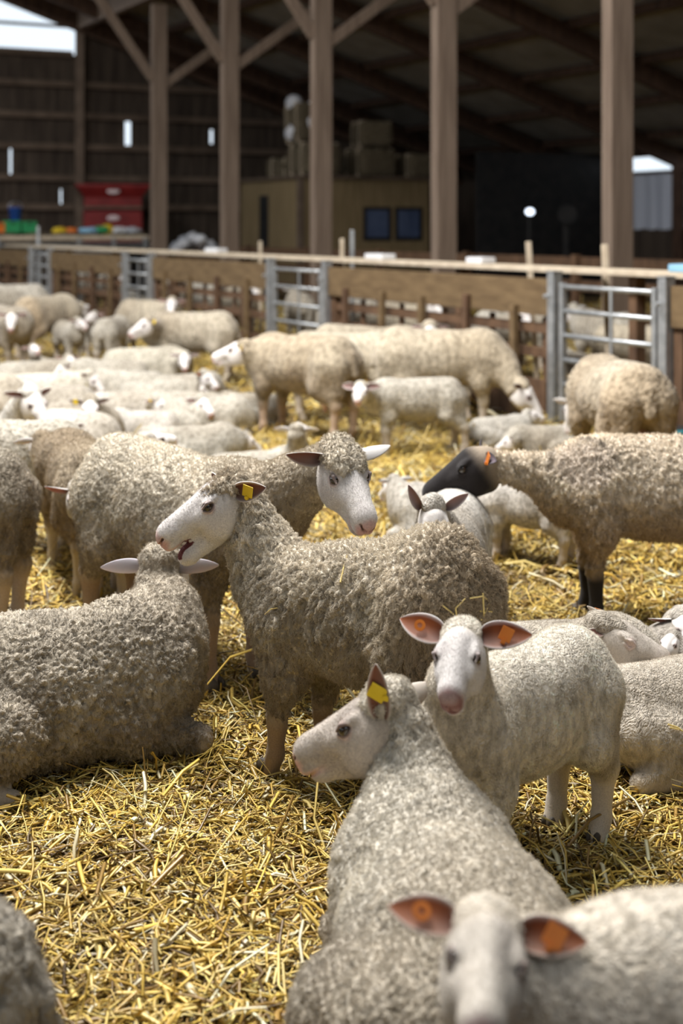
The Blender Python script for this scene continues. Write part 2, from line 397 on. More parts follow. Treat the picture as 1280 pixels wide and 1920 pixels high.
def gate(s0, s1, label, n=6):
    s0, s1 = s0 + .045, s1 - .045
    L_ = s1 - s0; o = along(s0, 'steel_gate', label, 'gate', 'steel gates of the pen fence')
    for i in range(n):
        z = .14 + (1.02 - .14) * i / (n - 1)
        MB().tube((.05, 0, z), (L_ - .05, 0, z), .019, 10).build('rail', M['steel'], o, True)
    for x in (.06, L_ - .06): MB().box((x, 0, .55), (.045, .045, 1.0), None, .006).build('upright', M['steel'], o)
    MB().box((L_ * .45, .012, .58), (.03, .012, .90), None, .002).build('brace', M['steel'], o)
    MB().tube((.06, -.03, 1.0), (.06, -.03, 1.10), .012, 10).build('hinge_pin', M['steel'], o)
    return o
def steel_post(s, label):
    o = along(s, 'steel_post', label, 'post', 'galvanised posts of the pen fence')
    MB().box((0, 0, .56), (.08, .08, 1.12), None, .008).build('shaft', M['steel'], o)
    MB().box((0, .0, 1.125), (.09, .09, .012), None, .003).build('cap', M['steel'], o)
    MB().tube((0, .06, .95), (.0, .09, .95), .016, 10).build('latch', M['steel'], o)
    return o
EDG = [-4.72, -3.49, .19, 1.48, 5.09, 6.12, 9.70, 10.8, 14.4, 15.6]
barrier(-8.3, EDG[0], 'boarded feed barrier at the right edge beyond the steel gate', 4, 1)
gate(EDG[0], EDG[1], 'nearest steel tube gate, right of the long boarded barrier')
barrier(EDG[1], EDG[2], 'nearest and largest boarded feed barrier, behind the standing lamb', 5, 2)
gate(EDG[2], EDG[3], 'steel gate between the two large boarded barriers')
barrier(EDG[3], EDG[4], 'boarded feed barrier behind the ewe standing in profile', 4, 3)
gate(EDG[4], EDG[5], 'narrow steel gate left of the middle boarded barrier')
barrier(EDG[5], EDG[6], 'boarded feed barrier behind the two pale lambs at the left', 4, 4)
gate(EDG[6], EDG[7], 'furthest steel gate near the left edge')
barrier(EDG[7], EDG[8], 'furthest boarded feed barrier at the left edge', 4, 5)
for i, s in enumerate(EDG[:8]):
    steel_post(s, ['galvanised post right of the nearest steel gate', 'galvanised post between the nearest gate and the largest barrier', 'galvanised post left of the largest barrier', 'galvanised post right of the middle barrier',
                   'galvanised post left of the middle barrier', 'galvanised post right of the barrier behind the pale lambs', 'galvanised post left of the barrier behind the pale lambs', 'galvanised post beside the furthest barrier'][i])
# pale feed ledge behind the fence and a second barrier further back
o = tag(empty('feed_ledge', st(-9, -2.75, 0), ANG), 'long pale feed ledge running behind the boarded barriers', 'trough')
MB().box((11.6, 0, 1.115), (23.2, .34, .04), None, .006).build('plank', M['pale_wood'], o)
for x in np.arange(.5, 23.1, 2.4): MB().box((x, 0, .547), (.09, .09, 1.094), None, .006).build('leg', M['fence_dark'], o)
for i, (s, col, w) in enumerate(((.2, 'white', .35), (-1.6, 'white', .22), (4.4, 'white', .28), (-4.3, 'sky', .30))):
    bx = MB().box((0, 0, .028), (w, .16, .055), None, .012).build('feed_block', M[col]); bx.location = st(s, -2.75, 1.136); bx.rotation_euler = (0, 0, ANG + .1 * i)
    tag(bx, ['pale block on the ledge above the middle of the largest barrier', 'pale block on the ledge left of the leaning stake', 'pale block on the ledge above the middle barrier', 'bluish block on the ledge behind the nearest gate'][i], 'block')
o = tag(empty('back_barrier', st(-8, 1.6, 0), ANG), 'dim rail barrier across the passage behind the tall posts', 'fence')
for z in (.35, .7, 1.0): MB().box((12, 0, z), (24, .04, .14), None, .004).build('rail', M['fence_dark'], o)
for x in np.arange(.4, 24, 2.6): MB().box((x, .05, .55), (.1, .09, 1.1), None, .006).build('stake', M['fence_dark'], o)
for i, (u, v0, v1, Y, du, mt) in enumerate(((990, 453, 560, 12.6, -6, 'pale_wood'), (1133, 458, 640, 11.2, -4, 'pale_wood'), (641, 447, 560, 15.4, 0, 'pale_wood'), (660, 432, 560, 15.8, 0, 'steel'), (488, 452, 540, 18.5, 0, 'pale_wood'), (72, 424, 540, 24.6, 0, 'steel'))):
    a = at(u, v0, Y); b_ = at(u - du * 3, v1, Y); b_.z = 0
    o = MB().bar(b_, a, .062, .045, .005).build('stake', M[mt]); tag(o, ['pale stake leaning against the feed ledge', 'pale stake in front of the widest timber post', 'pale stake left of the dim hut windows', 'grey stake left of the dim hut windows',
                                                                'pale stake below the narrow dark hut opening', 'grey stake by the long hay wagon at the left edge'][i], 'stake')

# ------------------------------------------------------------------ far things
def hut():
    o = tag(empty('clad_hut', st(13.9, 3.0, 0), ANG), 'yellowish timber clad hut with bales on its roof', 'hut')     # local x: away along the row, local -y: to the right
    mb = MB()
    for i in range(15): mb.box((.1 + i * .2, 0, 1.22), (.194, .03, 2.44), None, .003)
    mb.build('side_cladding', M['cladding'], o)
    mb = MB()
    for i in range(15): mb.box((0, -.1 - i * .2, 1.22), (.03, .194, 2.44), None, .003)
    mb.build('front_cladding', M['cladding'], o)
    MB().box((1.5, -1.5, 2.47), (3.2, 3.2, .06), None, .005).build('roof_deck', M['girt'], o)
    MB().box((-.01, .02, 1.22), (.11, .11, 2.44), None, .005).build('corner_post', M['girt'], o)
    d = MB().box((1.75, .022, 1.35), (.42, .03, 1.55), None, .004).build('opening', M['black'], o)
    for y in (-1.75, -2.5):
        f = MB().box((-.022, y, 1.52), (.03, .66, .70), None, .004).build('window', M['black'], o)
        MB().box((-.042, y, 1.52), (.012, .50, .56), None, .002).build('pane', M['glass_blue'], f)
    return o
hut()
def bale(loc, rz, size, label, wrap=False, tilt=0, seed=1):
    o = tag(empty('hay_bale', loc, rz), label, 'bale', 'bales stacked on the hut roof'); o.rotation_euler = (0, tilt, rz); r = random.Random(seed)
    mb = MB(); mb.box((0, 0, size[2] / 2), size, None, min(size) * .22)
    for i in range(16): mb.blob((r.uniform(-.42, .42) * size[0], r.uniform(-.42, .42) * size[1], r.uniform(.25, .95) * size[2]), (size[0] * .16, size[1] * .16, size[2] * .10), 2, .4, i)
    mb.build('bale_body', M['bale'], o)
    for x in (-.25, .25): MB().box((x * size[0], 0, size[2] / 2), (.02, size[1] + .015, size[2] + .015), None, .004).build('twine', M['pale_wood'], o)
    if wrap:
        mb = MB()
        for i in range(11): mb.blob((r.uniform(-.34, .34) * size[0], r.uniform(-.34, .34) * size[1], r.uniform(.25, 1.05) * size[2]), (size[0] * .27, size[1] * .27, size[2] * .24), 3, .12, i)
        mb.build('wrap', M['wrap'], o, True)
    return o
bz = 2.51
bale(st(14.5, 3.6, bz), ANG, (.95, .85, .68), 'lower hay bale at the left corner of the hut roof', seed=2)
bale(st(15.75, 3.7, bz), ANG + .2, (.9, .8, .42), 'low hay bale behind the corner stack on the hut roof', seed=3)
bale(st(14.6, 3.45, bz + .68), ANG + .15, (.72, .68, .82), 'bale in white film on top of the corner stack', True, .06, 4)
bale(st(14.6, 4.95, bz), ANG, (1.0, .85, .60), 'dim hay bale right of the corner stack on the hut roof', seed=5)
bale(st(14.7, 5.05, bz + .64), ANG - .15, (.85, .72, .55), 'dim upper bale in the middle of the hut roof', seed=6)
bale(st(14.5, 5.98, bz), ANG, (.85, .6, .5), 'dim hay bale at the right end of the hut roof', seed=7)
# dark partition added where there is only darkness, and the lit lamp
tag(MB().bar(st(12.5, 6.3, 1.5), st(12.5, 9.6, 1.5), .06, 3.0, .004).build('dark_backdrop', M['black']), 'near black partition standing in for the darkness behind the two nearest tall posts', 'backdrop')
o = tag(empty('wall_lamp', at(993, 397, 24.5)), 'small lit lamp glowing in the dark part of the barn', 'lamp')
MB().tube((0, 0, 0), (0, .05, 0), .085, 20).build('housing', M['black'], o, True); MB().blob((0, -.01, 0), (.075, .03, .06), 3).build('lens', M['lamp'], o, True)
MB().tube((0, .06, 0), (0, .06, -1.35), .025, 10).build('stem', M['black'], o); MB().tube((0, .06, -1.7), (0, .06, -1.35), .03, 10).build('pole', M['black'], o)
o = tag(empty('hose_reel', at(1062, 402, 25.0)), 'small yellow and black reel beside the dim curtain', 'reel')
MB().tube((0, -.08, 0), (0, .08, 0), .14, 20).build('drum', M['yellow'], o, True); MB().tube((0, -.1, 0), (0, -.085, 0), .17, 20).build('flange', M['black'], o); MB().box((0, .12, -.85), (.08, .05, 1.7)).build('bracket', M['black'], o)
# red feed bin
p_ = st(17.95, .38); o = tag(empty('feed_bin', p_, R(12)), 'dark red feed bin with flared top against the board wall', 'feed bin'); o.scale = (1.05, 1.0, 1.03)
MB().box((0, 0, 2.14), (1.14, .92, .22), None, .01, 1.28).build('hopper', M['red'], o)
MB().box((0, 0, 2.28), (1.52, 1.18, .07), None, .01).build('rim', M['red'], o)
MB().box((0, 0, 1.90), (1.16, .94, .26), None, .01).build('band', M['red'], o)
MB().box((0, 0, 1.42), (1.18, .96, .66), None, .02).build('tank', M['red'], o)
MB().box((0, -.49, 1.82), (1.2, .03, .05), None, .004).build('front_strip', M['girt'], o)
for z in (2.16, 1.60): bd = MB().blob((0, -.545 if z > 2 else -.49, z), (.14, .012, .06), 2).build('badge', M['badge'], o, True)
for x in (-.5, .5):
    for y in (-.40, .40): MB().box((x, y, .55), (.08, .08, 1.1), None, .005).build('leg', M['black'], o)
# hay wagon with coloured gear on it, standing across the passage
WS, AP = 15.6, math.atan2(PV[1], PV[0])
def wt(u):
    k = (u - 640) / FPX; a = P0 + WS * RV
    return (k * a[1] - a[0]) / (PV[0] - k * PV[1])
o = tag(empty('hay_wagon', st(WS, -1.75, 0), AP), 'long low wagon bed covered with straw near the board wall', 'wagon')      # local x towards the right
MB().box((0, 0, 1.24), (3.9, 1.05, .09), None, .01).build('bed', M['pale_wood'], o)
mb = MB(); rr = random.Random(9)
for i in range(40): mb.blob((-1.8 + 3.6 * rr.random(), -.40 + .8 * rr.random(), 1.295), (.22, .13, .05), 2, .5, i)
mb.build('straw_layer', M['bale'], o, True)
for x in (-1.8, -1.1, -.3, .5, 1.2, 1.85): MB().box((x, -.56, .62), (.07, .07, 1.24), None, .004).build('upright', M['steel'], o)
for z in (.95, 1.10): MB().tube((-1.95, -.58, z), (1.95, -.58, z), .025, 10).build('side_rail', M['steel'], o)
for x in (-1.2, 1.2):
    for y in (-.4, .4): MB().tube((x, y - .06, .32), (x, y + .06, .32), .32, 24).build('wheel', M['black'], o)
WZ = 1.345
def onw(u, z, ds=-.15):
    p = st(WS + ds, wt(u)); p.z = z; return p
def bucket(u, z, col, label, r=.13, h=.24):
    o = tag(empty('bucket', onw(u, z), AP), label, 'bucket')
    MB().lathe([(0.001, 0), (r * .8, 0), (r, h), (r * 1.06, h), (r * 1.06, h + .015), (r * .94, h + .015), (r * .76, .02), (.001, .02)]).build('pail', M[col], o, True)
    mb = MB(); pr = None
    for i in range(13):
        a = math.pi * i / 12; p = (r * math.cos(a), 0, h + .02 + r * .8 * math.sin(a))
        if pr: mb.tube(pr, p, .006, 6)
        pr = p
    mb.build('handle', M['steel'], o); return o
def crate(u, z, col, size, label):
    o = tag(empty('crate', onw(u, z), AP), label, 'crate'); w, d, h = size
    mb = MB()
    for sx in (-1, 1): mb.box((sx * (w / 2 - .01), 0, h / 2), (.02, d, h), None, .004)
    for sy in (-1, 1): mb.box((0, sy * (d / 2 - .01), h / 2), (w - .04, .02, h), None, .004)
    mb.box((0, 0, .012), (w - .04, d - .04, .02)); mb.build('walls', M[col], o)
    MB().box((0, -d / 2 - .006, h * .8), (w * .3, .012, .03), None, .003).build('grip', M['black'], o); return o
crate(17, WZ, 'green', (.29, .3, .23), 'green crate under the blue bucket on the wagon'); crate(48, WZ, 'green', (.28, .3, .22), 'green crate at the right of the blue bucket')
bucket(25, WZ + .235, 'blue', 'blue bucket standing on the green crates at the left edge')
crate(-6, WZ, 'orange', (.17, .25, .19), 'orange crate cut by the left edge of the picture')
def heap(name, cat, u, cols, label, w=.4, n=5, hh=.10, seed=1):
    o = tag(empty(name, onw(u, WZ - .01), AP), label, cat); r = random.Random(seed)
    for i in range(n):
        mb = MB(); mb.blob((0, 0, 0), (.10 + .05 * r.random(), .09, hh * (.6 + .4 * r.random())), 3, .3, seed * 10 + i)
        q_ = mb.build('fold', M[cols[i % len(cols)]], o, True); q_.location = ((i - (n - 1) / 2) * w / n, r.uniform(-.06, .06), hh * .5)
    return o
heap('tarp', 'tarp', 117, ['yellow', 'orange'], 'crumpled yellow and orange sheet on the wagon', .34, 4, .08, 2)
heap('tarp', 'tarp', 160, ['sky'], 'crumpled light blue sheet on the wagon', .26, 3, .08, 3)
heap('tarp', 'tarp', 190, ['green', 'green', 'yellow'], 'crumpled green sheet on the wagon below the red bin', .26, 3, .12, 4)
heap('sack', 'sack', 220, ['white'], 'white sack lying at the right end of the wagon', .24, 3, .09, 5)
heap('sack', 'sack', 247, ['sack'], 'grey sack at the right end of the wagon', .2, 2, .09, 6)
o = tag(empty('sack_heap', st(14.45, .85), ANG), 'heap of grey white sacks between the two left tall posts', 'sacks')
MB().box((0, 0, .48), (.8, .95, .96), None, .01).build('pallet_box', M['fence_dark'], o); rr = random.Random(4)
for i in range(14):
    q_ = MB().blob((0, 0, 0), (.16, .13, .10), 3, .35, i).build('sack', M['wrap'] if i % 3 else M['sack'], o, True); q_.location = (rr.uniform(-.25, .2), -.38 + .058 * i, 1.03 + .20 * math.sin(math.pi * i / 13) * rr.uniform(.5, 1.1)); q_.rotation_euler = (rr.random() * .5, rr.random() * .5, rr.random() * 3)
# teal trough by the fence at the right edge
o = tag(empty('feed_trough', ground(1262, 862), R(20)), 'teal feed trough at the foot of the fence on the right edge', 'trough'); o.location.z = 0
MB().box((0, 0, .09), (.34, .26, .18), None, .02, 1.15).build('tub', M['teal'], o); MB().tube((-.16, -.14, .19), (.16, -.14, .19), .012, 8).build('rim_bar', M['teal'], o); MB().box((0, 0, .185), (.34, .25, .01)).build('feed', M['black'], o)
# ================================================================== SHEEP: implicit surfaces turned into one continuous skin
def unit(v):
    v = np.asarray(v, float); return v / np.linalg.norm(v)
def cap(a, b, ra, rb, k=0.05, g=0, sub=False, sy=1.0):
    return dict(t='c', a=np.array(a, float), b=np.array(b, float), ra=ra, rb=rb, k=k, g=g, sub=sub, sy=sy)
def ell(c, r, k=0.05, g=0, sub=False, rot=None):
    return dict(t='e', c=np.array(c, float), r=np.array(r, float), k=k, g=g, sub=sub, rot=rot)
def prim_d(p, x, y, z):
    if p['t'] == 'c':
        a, b = p['a'], p['b']; d = b - a; L2 = d @ d + 1e-12; s = 1.0 / p['sy']
        px, py, pz = x - a[0], y - a[1], z - a[2]
        h = np.clip((px * d[0] + py * d[1] + pz * d[2]) / L2, 0, 1)
        qx, qy, qz = px - h * d[0], (py - h * d[1]) * s, pz - h * d[2]
        return (np.sqrt(qx * qx + qy * qy + qz * qz) - (p['ra'] + (p['rb'] - p['ra']) * h)) * min(1.0, p['sy'])
    c, r = p['c'], p['r']
    px, py, pz = x - c[0], y - c[1], z - c[2]
    if p['rot'] is not None:
        m = p['rot']
        px, py, pz = (m[0, 0] * px + m[1, 0] * py + m[2, 0] * pz, m[0, 1] * px + m[1, 1] * py + m[2, 1] * pz, m[0, 2] * px + m[1, 2] * py + m[2, 2] * pz)
    k0 = np.sqrt((px / r[0]) ** 2 + (py / r[1]) ** 2 + (pz / r[2]) ** 2)
    k1 = np.sqrt((px / r[0] ** 2) ** 2 + (py / r[1] ** 2) ** 2 + (pz / r[2] ** 2) ** 2) + 1e-9
    return k0 * (k0 - 1.0) / k1
def bounds(p):
    if p['t'] == 'c':
        m = max(p['ra'], p['rb']); e = np.array([m, m * max(1, p['sy']), m])
        return np.minimum(p['a'], p['b']) - e, np.maximum(p['a'], p['b']) + e
    e = p['r'] if p['rot'] is None else np.full(3, p['r'].max())
    return p['c'] - e, p['c'] + e
def combine(f, d, p):
    k = p['k']
    if p['sub']:
        h = np.clip(0.5 - 0.5 * (f + d) / k, 0, 1)
        return f * (1 - h) - d * h + k * h * (1 - h)
    h = np.clip(0.5 + 0.5 * (f - d) / k, 0, 1)
    return f * (1 - h) + d * h - k * h * (1 - h)
def eval_pts(prims, P, groups=None):
    f = np.full(len(P), 1.0)
    for p in prims:
        if groups is not None and p['g'] not in groups: continue
        f = combine(f, prim_d(p, P[:, 0], P[:, 1], P[:, 2]), p)
    return f
def surface(prims, h):
    """naive surface nets over the smooth union of prims"""
    los, his = zip(*[bounds(p) for p in prims if not p['sub']])
    lo = np.min(los, 0) - 3 * h; hi = np.max(his, 0) + 3 * h
    n = np.ceil((hi - lo) / h).astype(int) + 1
    ax = [lo[i] + h * np.arange(n[i]) for i in range(3)]
    f = np.full(n, 0.6, np.float32)
    for p in prims:
        a, b = bounds(p); mgn = p['k'] + 4 * h
        i0 = np.maximum(((a - mgn - lo) / h).astype(int), 0); i1 = np.minimum(((b + mgn - lo) / h).astype(int) + 2, n)
        if (i1 <= i0).any(): continue
        sl = tuple(slice(i0[i], i1[i]) for i in range(3))
        X = ax[0][sl[0]][:, None, None].astype(np.float32); Y = ax[1][sl[1]][None, :, None].astype(np.float32); Z = ax[2][sl[2]][None, None, :].astype(np.float32)
        f[sl] = combine(f[sl], prim_d(p, X, Y, Z), p)
    s = f < 0
    c = s[:-1, :-1, :-1].astype(np.int8)
    tot = np.zeros_like(c)
    for dx in (0, 1):
        for dy in (0, 1):
            for dz in (0, 1):
                tot += s[dx:n[0] - 1 + dx, dy:n[1] - 1 + dy, dz:n[2] - 1 + dz]
    act = (tot > 0) & (tot < 8)
    I, J, K = np.nonzero(act)
    vid = np.full(act.shape, -1, np.int32); vid[I, J, K] = np.arange(len(I))
    acc = np.zeros((len(I), 3)); cnt = np.zeros(len(I))
    cor = [(0, 0, 0), (1, 0, 0), (0, 1, 0), (1, 1, 0), (0, 0, 1), (1, 0, 1), (0, 1, 1), (1, 1, 1)]
    fv = [f[I + a, J + b, K + d] for a, b, d in cor]
    for u, v in ((0, 1), (2, 3), (4, 5), (6, 7), (0, 2), (1, 3), (4, 6), (5, 7), (0, 4), (1, 5), (2, 6), (3, 7)):
        m = (fv[u] < 0) != (fv[v] < 0)
        t = np.where(m, fv[u] / np.where(m, fv[u] - fv[v], 1), 0)
        cu = np.array(cor[u]); dv = np.array(cor[v]) - cu
        acc += m[:, None] * (cu + t[:, None] * dv); cnt += m
    V = lo + h * (np.stack([I, J, K], 1) + acc / cnt[:, None])
    Fs = []
    for axis in range(3):
        o = [(1, 0, 0), (0, 1, 0), (0, 0, 1)][axis]
        A = s[:n[0] - o[0], :n[1] - o[1], :n[2] - o[2]]; B = s[o[0]:, o[1]:, o[2]:]
        e = np.nonzero(A != B); e = np.stack(e, 1)
        u, w = [(1, 2), (2, 0), (0, 1)][axis]
        ok = (e[:, u] > 0) & (e[:, w] > 0) & (e[:, u] < n[u] - 1) & (e[:, w] < n[w] - 1); e = e[ok]
        inside = A[e[:, 0], e[:, 1], e[:, 2]]
        def g(du, dw):
            q = e.copy(); q[:, u] += du; q[:, w] += dw
            return vid[q[:, 0], q[:, 1], q[:, 2]]
        quad = np.stack([g(-1, -1), g(0, -1), g(0, 0), g(-1, 0)], 1)
        quad[~inside] = quad[~inside][:, ::-1]
        Fs.append(quad)
    F = np.concatenate(Fs)
    F = F[(F >= 0).all(1)]
    for _ in range(2):                                   # settle on the true surface
        eps = h * 0.3; d0 = eval_pts(prims, V)
        G = np.stack([eval_pts(prims, V + eps * np.eye(3)[i]) - eval_pts(prims, V - eps * np.eye(3)[i]) for i in range(3)], 1) / (2 * eps)
        V = V - (np.clip(d0, -h, h) / np.maximum((G * G).sum(1), 0.05))[:, None] * G
    return V, F
def normals(V, F):
    n = np.cross(V[F[:, 2]] - V[F[:, 0]], V[F[:, 3]] - V[F[:, 1]])
    out = np.zeros_like(V)
    for i in range(4):
        for a in range(3): out[:, a] += np.bincount(F[:, i], n[:, a], len(V))
    return out / (np.linalg.norm(out, axis=1, keepdims=True) + 1e-12)
def waves(P, freq, seed, n=9):
    r = np.random.default_rng(seed); o = np.zeros(len(P))
    for _ in range(n):
        k = r.normal(size=3); k *= freq * r.uniform(0.6, 1.5) / np.linalg.norm(k)
        o += np.sin(P @ k + r.uniform(0, 6.28))
    return o / math.sqrt(n / 2)
def sstep(a, b, x):
    t = np.clip((x - a) / (b - a), 0, 1); return t * t * (3 - 2 * t)

# ------------------------------------------------------------------ bodies (adult, withers about 0.70 m; x forwards, y to its left)
def standing(S):
    w, d, g = .92 * S.get('width', 1.0), .93 * S.get('depth', 1.0), S.get('leg', 1.0)
    off = S.get('legs', {})
    ps = [ell((-.33, 0, .545), (.165, .158 * w, .165 * d), .06), ell((-.06, 0, .505), (.36, .19 * w, .195 * d), .06),
          ell((.24, 0, .515), (.19, .15 * w, .19 * d), .06), cap((-.36, 0, .625), (.26, 0, .605), .085, .085, .08, sy=1.25),
          ell((-.05, 0, .43), (.27, .15 * w, .135 * d), .08), ell((.36, 0, .47), (.10, .09 * w, .12 * d), .07)]
    for s, nm in ((1, 'l'), (-1, 'r')):
        hx, hy = off.get('h' + nm, (0, 0)); fx, fy = off.get('f' + nm, (0, 0))
        y = .10 * w * s
        ps += [cap((-.355, .085 * w * s, .50), (-.30 + hx * .2, .112 * w * s, .365), .118, .088, .06),
               cap((-.43, .075 * w * s, .52), (-.425 + hx * .2, .088 * w * s, .34), .072, .058, .05),
               cap((-.30 + hx * .2, .112 * w * s, .37), (-.425 + hx * .6, y + hy * .5, .245), .075, .036 * g, .05),
               cap((-.425 + hx * .6, y + hy * .5, .25), (-.41 + hx, y + hy, .075), .034 * g, .0235 * g, .03, 1),
               cap((-.41 + hx, y + hy, .075), (-.385 + hx, y + hy, .015), .026 * g, .027 * g, .02, 1),
               cap((.265, .085 * w * s, .50), (.235 + fx * .15, .11 * w * s, .35), .105, .068, .06),
               cap((.235 + fx * .15, .11 * w * s, .36), (.255 + fx * .5, y + fy * .5, .215), .060, .036 * g, .05),
               cap((.255 + fx * .5, y + fy * .5, .225), (.25 + fx, y + fy, .07), .0335 * g, .0225 * g, .025, 1),
               cap((.25 + fx, y + fy, .07), (.272 + fx, y + fy, .015), .025 * g, .027 * g, .02, 1)]
    ps += [cap((-.475, 0, .585), (-.515, 0, .46), .034, .024, .03)]
    neck0 = np.array([.27, 0, .53]); hoof = []
    for s, nm in ((1, 'l'), (-1, 'r')):
        hx, hy = off.get('h' + nm, (0, 0)); fx, fy = off.get('f' + nm, (0, 0))
        hoof += [(-.378 + hx, .10 * w * s + hy), (.28 + fx, .10 * w * s + fy)]
    return ps, neck0, hoof
def lying(S):
    w, d = S.get('width', 1.0), S.get('depth', 1.0); t = S.get('roll', 0.0)     # roll > 0: weight on its left hip
    ps = [ell((-.30, .01, .225), (.20, .19 * w, .185 * d), .07), ell((-.04, 0, .215), (.36, .225 * w, .205 * d), .07),
          ell((.24, 0, .235), (.19, .165 * w, .195 * d), .06), cap((-.36, 0, .315), (.26, 0, .33), .085, .085, .08, sy=1.25),
          ell((-.04, 0, .11), (.33, .22 * w, .11), .08), ell((.36, 0, .20), (.11, .10 * w, .13), .07)]
    for s in (1, -1):
        hn = S.get('haunch', 1.0) if s > 0 else 1.0; kn = S.get('knee', 0) if s > 0 else 0
        ps += [cap((-.33, .12 * w * s, .20), (-.15, .205 * w * s, .165), .135 * hn, .105 * hn, .028),
               cap((-.14, .215 * w * s, .14), (-.40, .225 * w * s, .055), .078, .042, .04),
               cap((-.40, .23 * w * s, .045), (-.20, .265 * w * s, .032), .034, .026, .025, 1),
               cap((-.20, .265 * w * s, .032), (-.14, .265 * w * s, .026), .027, .026, .02, 1),
               cap((.27, .09 * w * s, .24), (.21, .135 * w * s, .12), .105, .075, .06),
               cap((.21, .135 * w * s, .10), (.40, .115 * w * s + kn, .055), .058, .040, .045),
               cap((.40, .115 * w * s + kn, .052), (.27, .085 * w * s + kn, .028), .036, .024, .02, 1)]
    ps += [cap((-.475, 0, .26), (-.52, .01, .14), .034, .024, .03)]
    return ps, np.array([.27, 0, .27]), []

def head_prims(mouth=0.0, fat=1.0, hx=1.0, asleep=False):
    """origin at the poll between the ears, x along the face to the nose, z out of the forehead"""
    def jaw(p):
        c, s = math.cos(mouth), math.sin(mouth); x, z = p[0] - .04, p[2] + .05
        return (.04 + c * x + s * z, p[1], -.05 - s * x + c * z)
    ps = [ell((.035, 0, -.018), (.082, .060 * fat, .064), .02), cap((.05, 0, -.006), (.212, 0, -.002), .052, .0345, .02, sy=.88 * fat),
          cap((.04, 0, .022), (.195, 0, .010), .032, .021, .02, sy=.9), ell((.205, 0, .002), (.032, .029, .026), .015),
          ell((.232, 0, -.006), (.014, .021, .017), .012)]
    for s in (1, -1):
        ps += [ell((.070, .037 * s * fat, -.045), (.055, .024, .048), .025), ell((.068, .042 * s * fat, .026), (.026, .013, .010), .012),
               ell((.218, .013 * s, -.027), (.024, .015, .015), .012), ell((.110, .032 * s, -.004), (.035, .015, .02), .02)]
    jp = []
    jp += [cap(jaw((.035, 0, -.075)), jaw((.19, 0, -.050 - .03 * mouth)), .042, .020 + .03 * mouth, .03, sy=.85 * fat), ell(jaw((.200, 0, -.050 - .03 * mouth)), (.025 + .02 * mouth, .020 + .02 * mouth, .017 + .035 * mouth), .014)]
    ps += jp
    for s in (1, -1):
        if asleep:
            ps += [ell((.085, .0475 * s * fat, .016), (.016, .0085, .010), .008), cap((.069, .0545 * s * fat, .012), (.086, .0572 * s * fat, .0085), .0020, .0020, .003, sub=True), cap((.086, .0572 * s * fat, .0085), (.103, .0515 * s * fat, .012), .0020, .0018, .003, sub=True)]
        else: ps += [ell((.085, .0560 * s * fat, .016), (.0155, .0100, .0110), .006, sub=True)]
        ps += [
               cap((.067, .0540 * s * fat, .023), (.084, .0570 * s * fat, .0275), .0034, .0040, .005), cap((.084, .0570 * s * fat, .0275), (.101, .0515 * s * fat, .020), .0040, .0032, .005),
               cap((.069, .0540 * s * fat, .009), (.087, .0555 * s * fat, .0025), .0030, .0032, .005), cap((.087, .0555 * s * fat, .0025), (.102, .0510 * s * fat, .011), .0032, .0028, .005),
               cap((.244, .0075 * s, -.010), (.232, .0195 * s, .004), .0056, .0048, .005, sub=True)]
    ps += [cap((.249, 0, -.012), (.243, 0, -.036), .0022, .0022, .004, sub=True)]
    if mouth < 0.05:
        for s in (1, -1):
            ps += [cap((.238, .004 * s, -.0415), (.215, .020 * s, -.042), .0036, .0036, .005, sub=True), cap((.215, .022 * s, -.042), (.165, .036 * s, -.036), .0036, .003, .005, sub=True)]
    else:
        mid = jaw((.225, 0, -.040)); mz = (mid[2] - .040) / 2
        ps += [cap((.182, 0, -.046), (.25, 0, mz + .001), .006, .0145, .006, sub=True, sy=.95)]
    if hx != 1.0:
        for p in ps:
            for k_ in ('a', 'b', 'c'):
                if k_ in p and p[k_][0] > .09: p[k_][0] = .09 + (p[k_][0] - .09) * hx
    return ps

def basis(yaw, pitch, roll):
    """yaw about z from +x, pitch > 0 points the nose down, roll about the face axis"""
    return np.array(Euler((roll, pitch, yaw), 'XYZ').to_matrix())

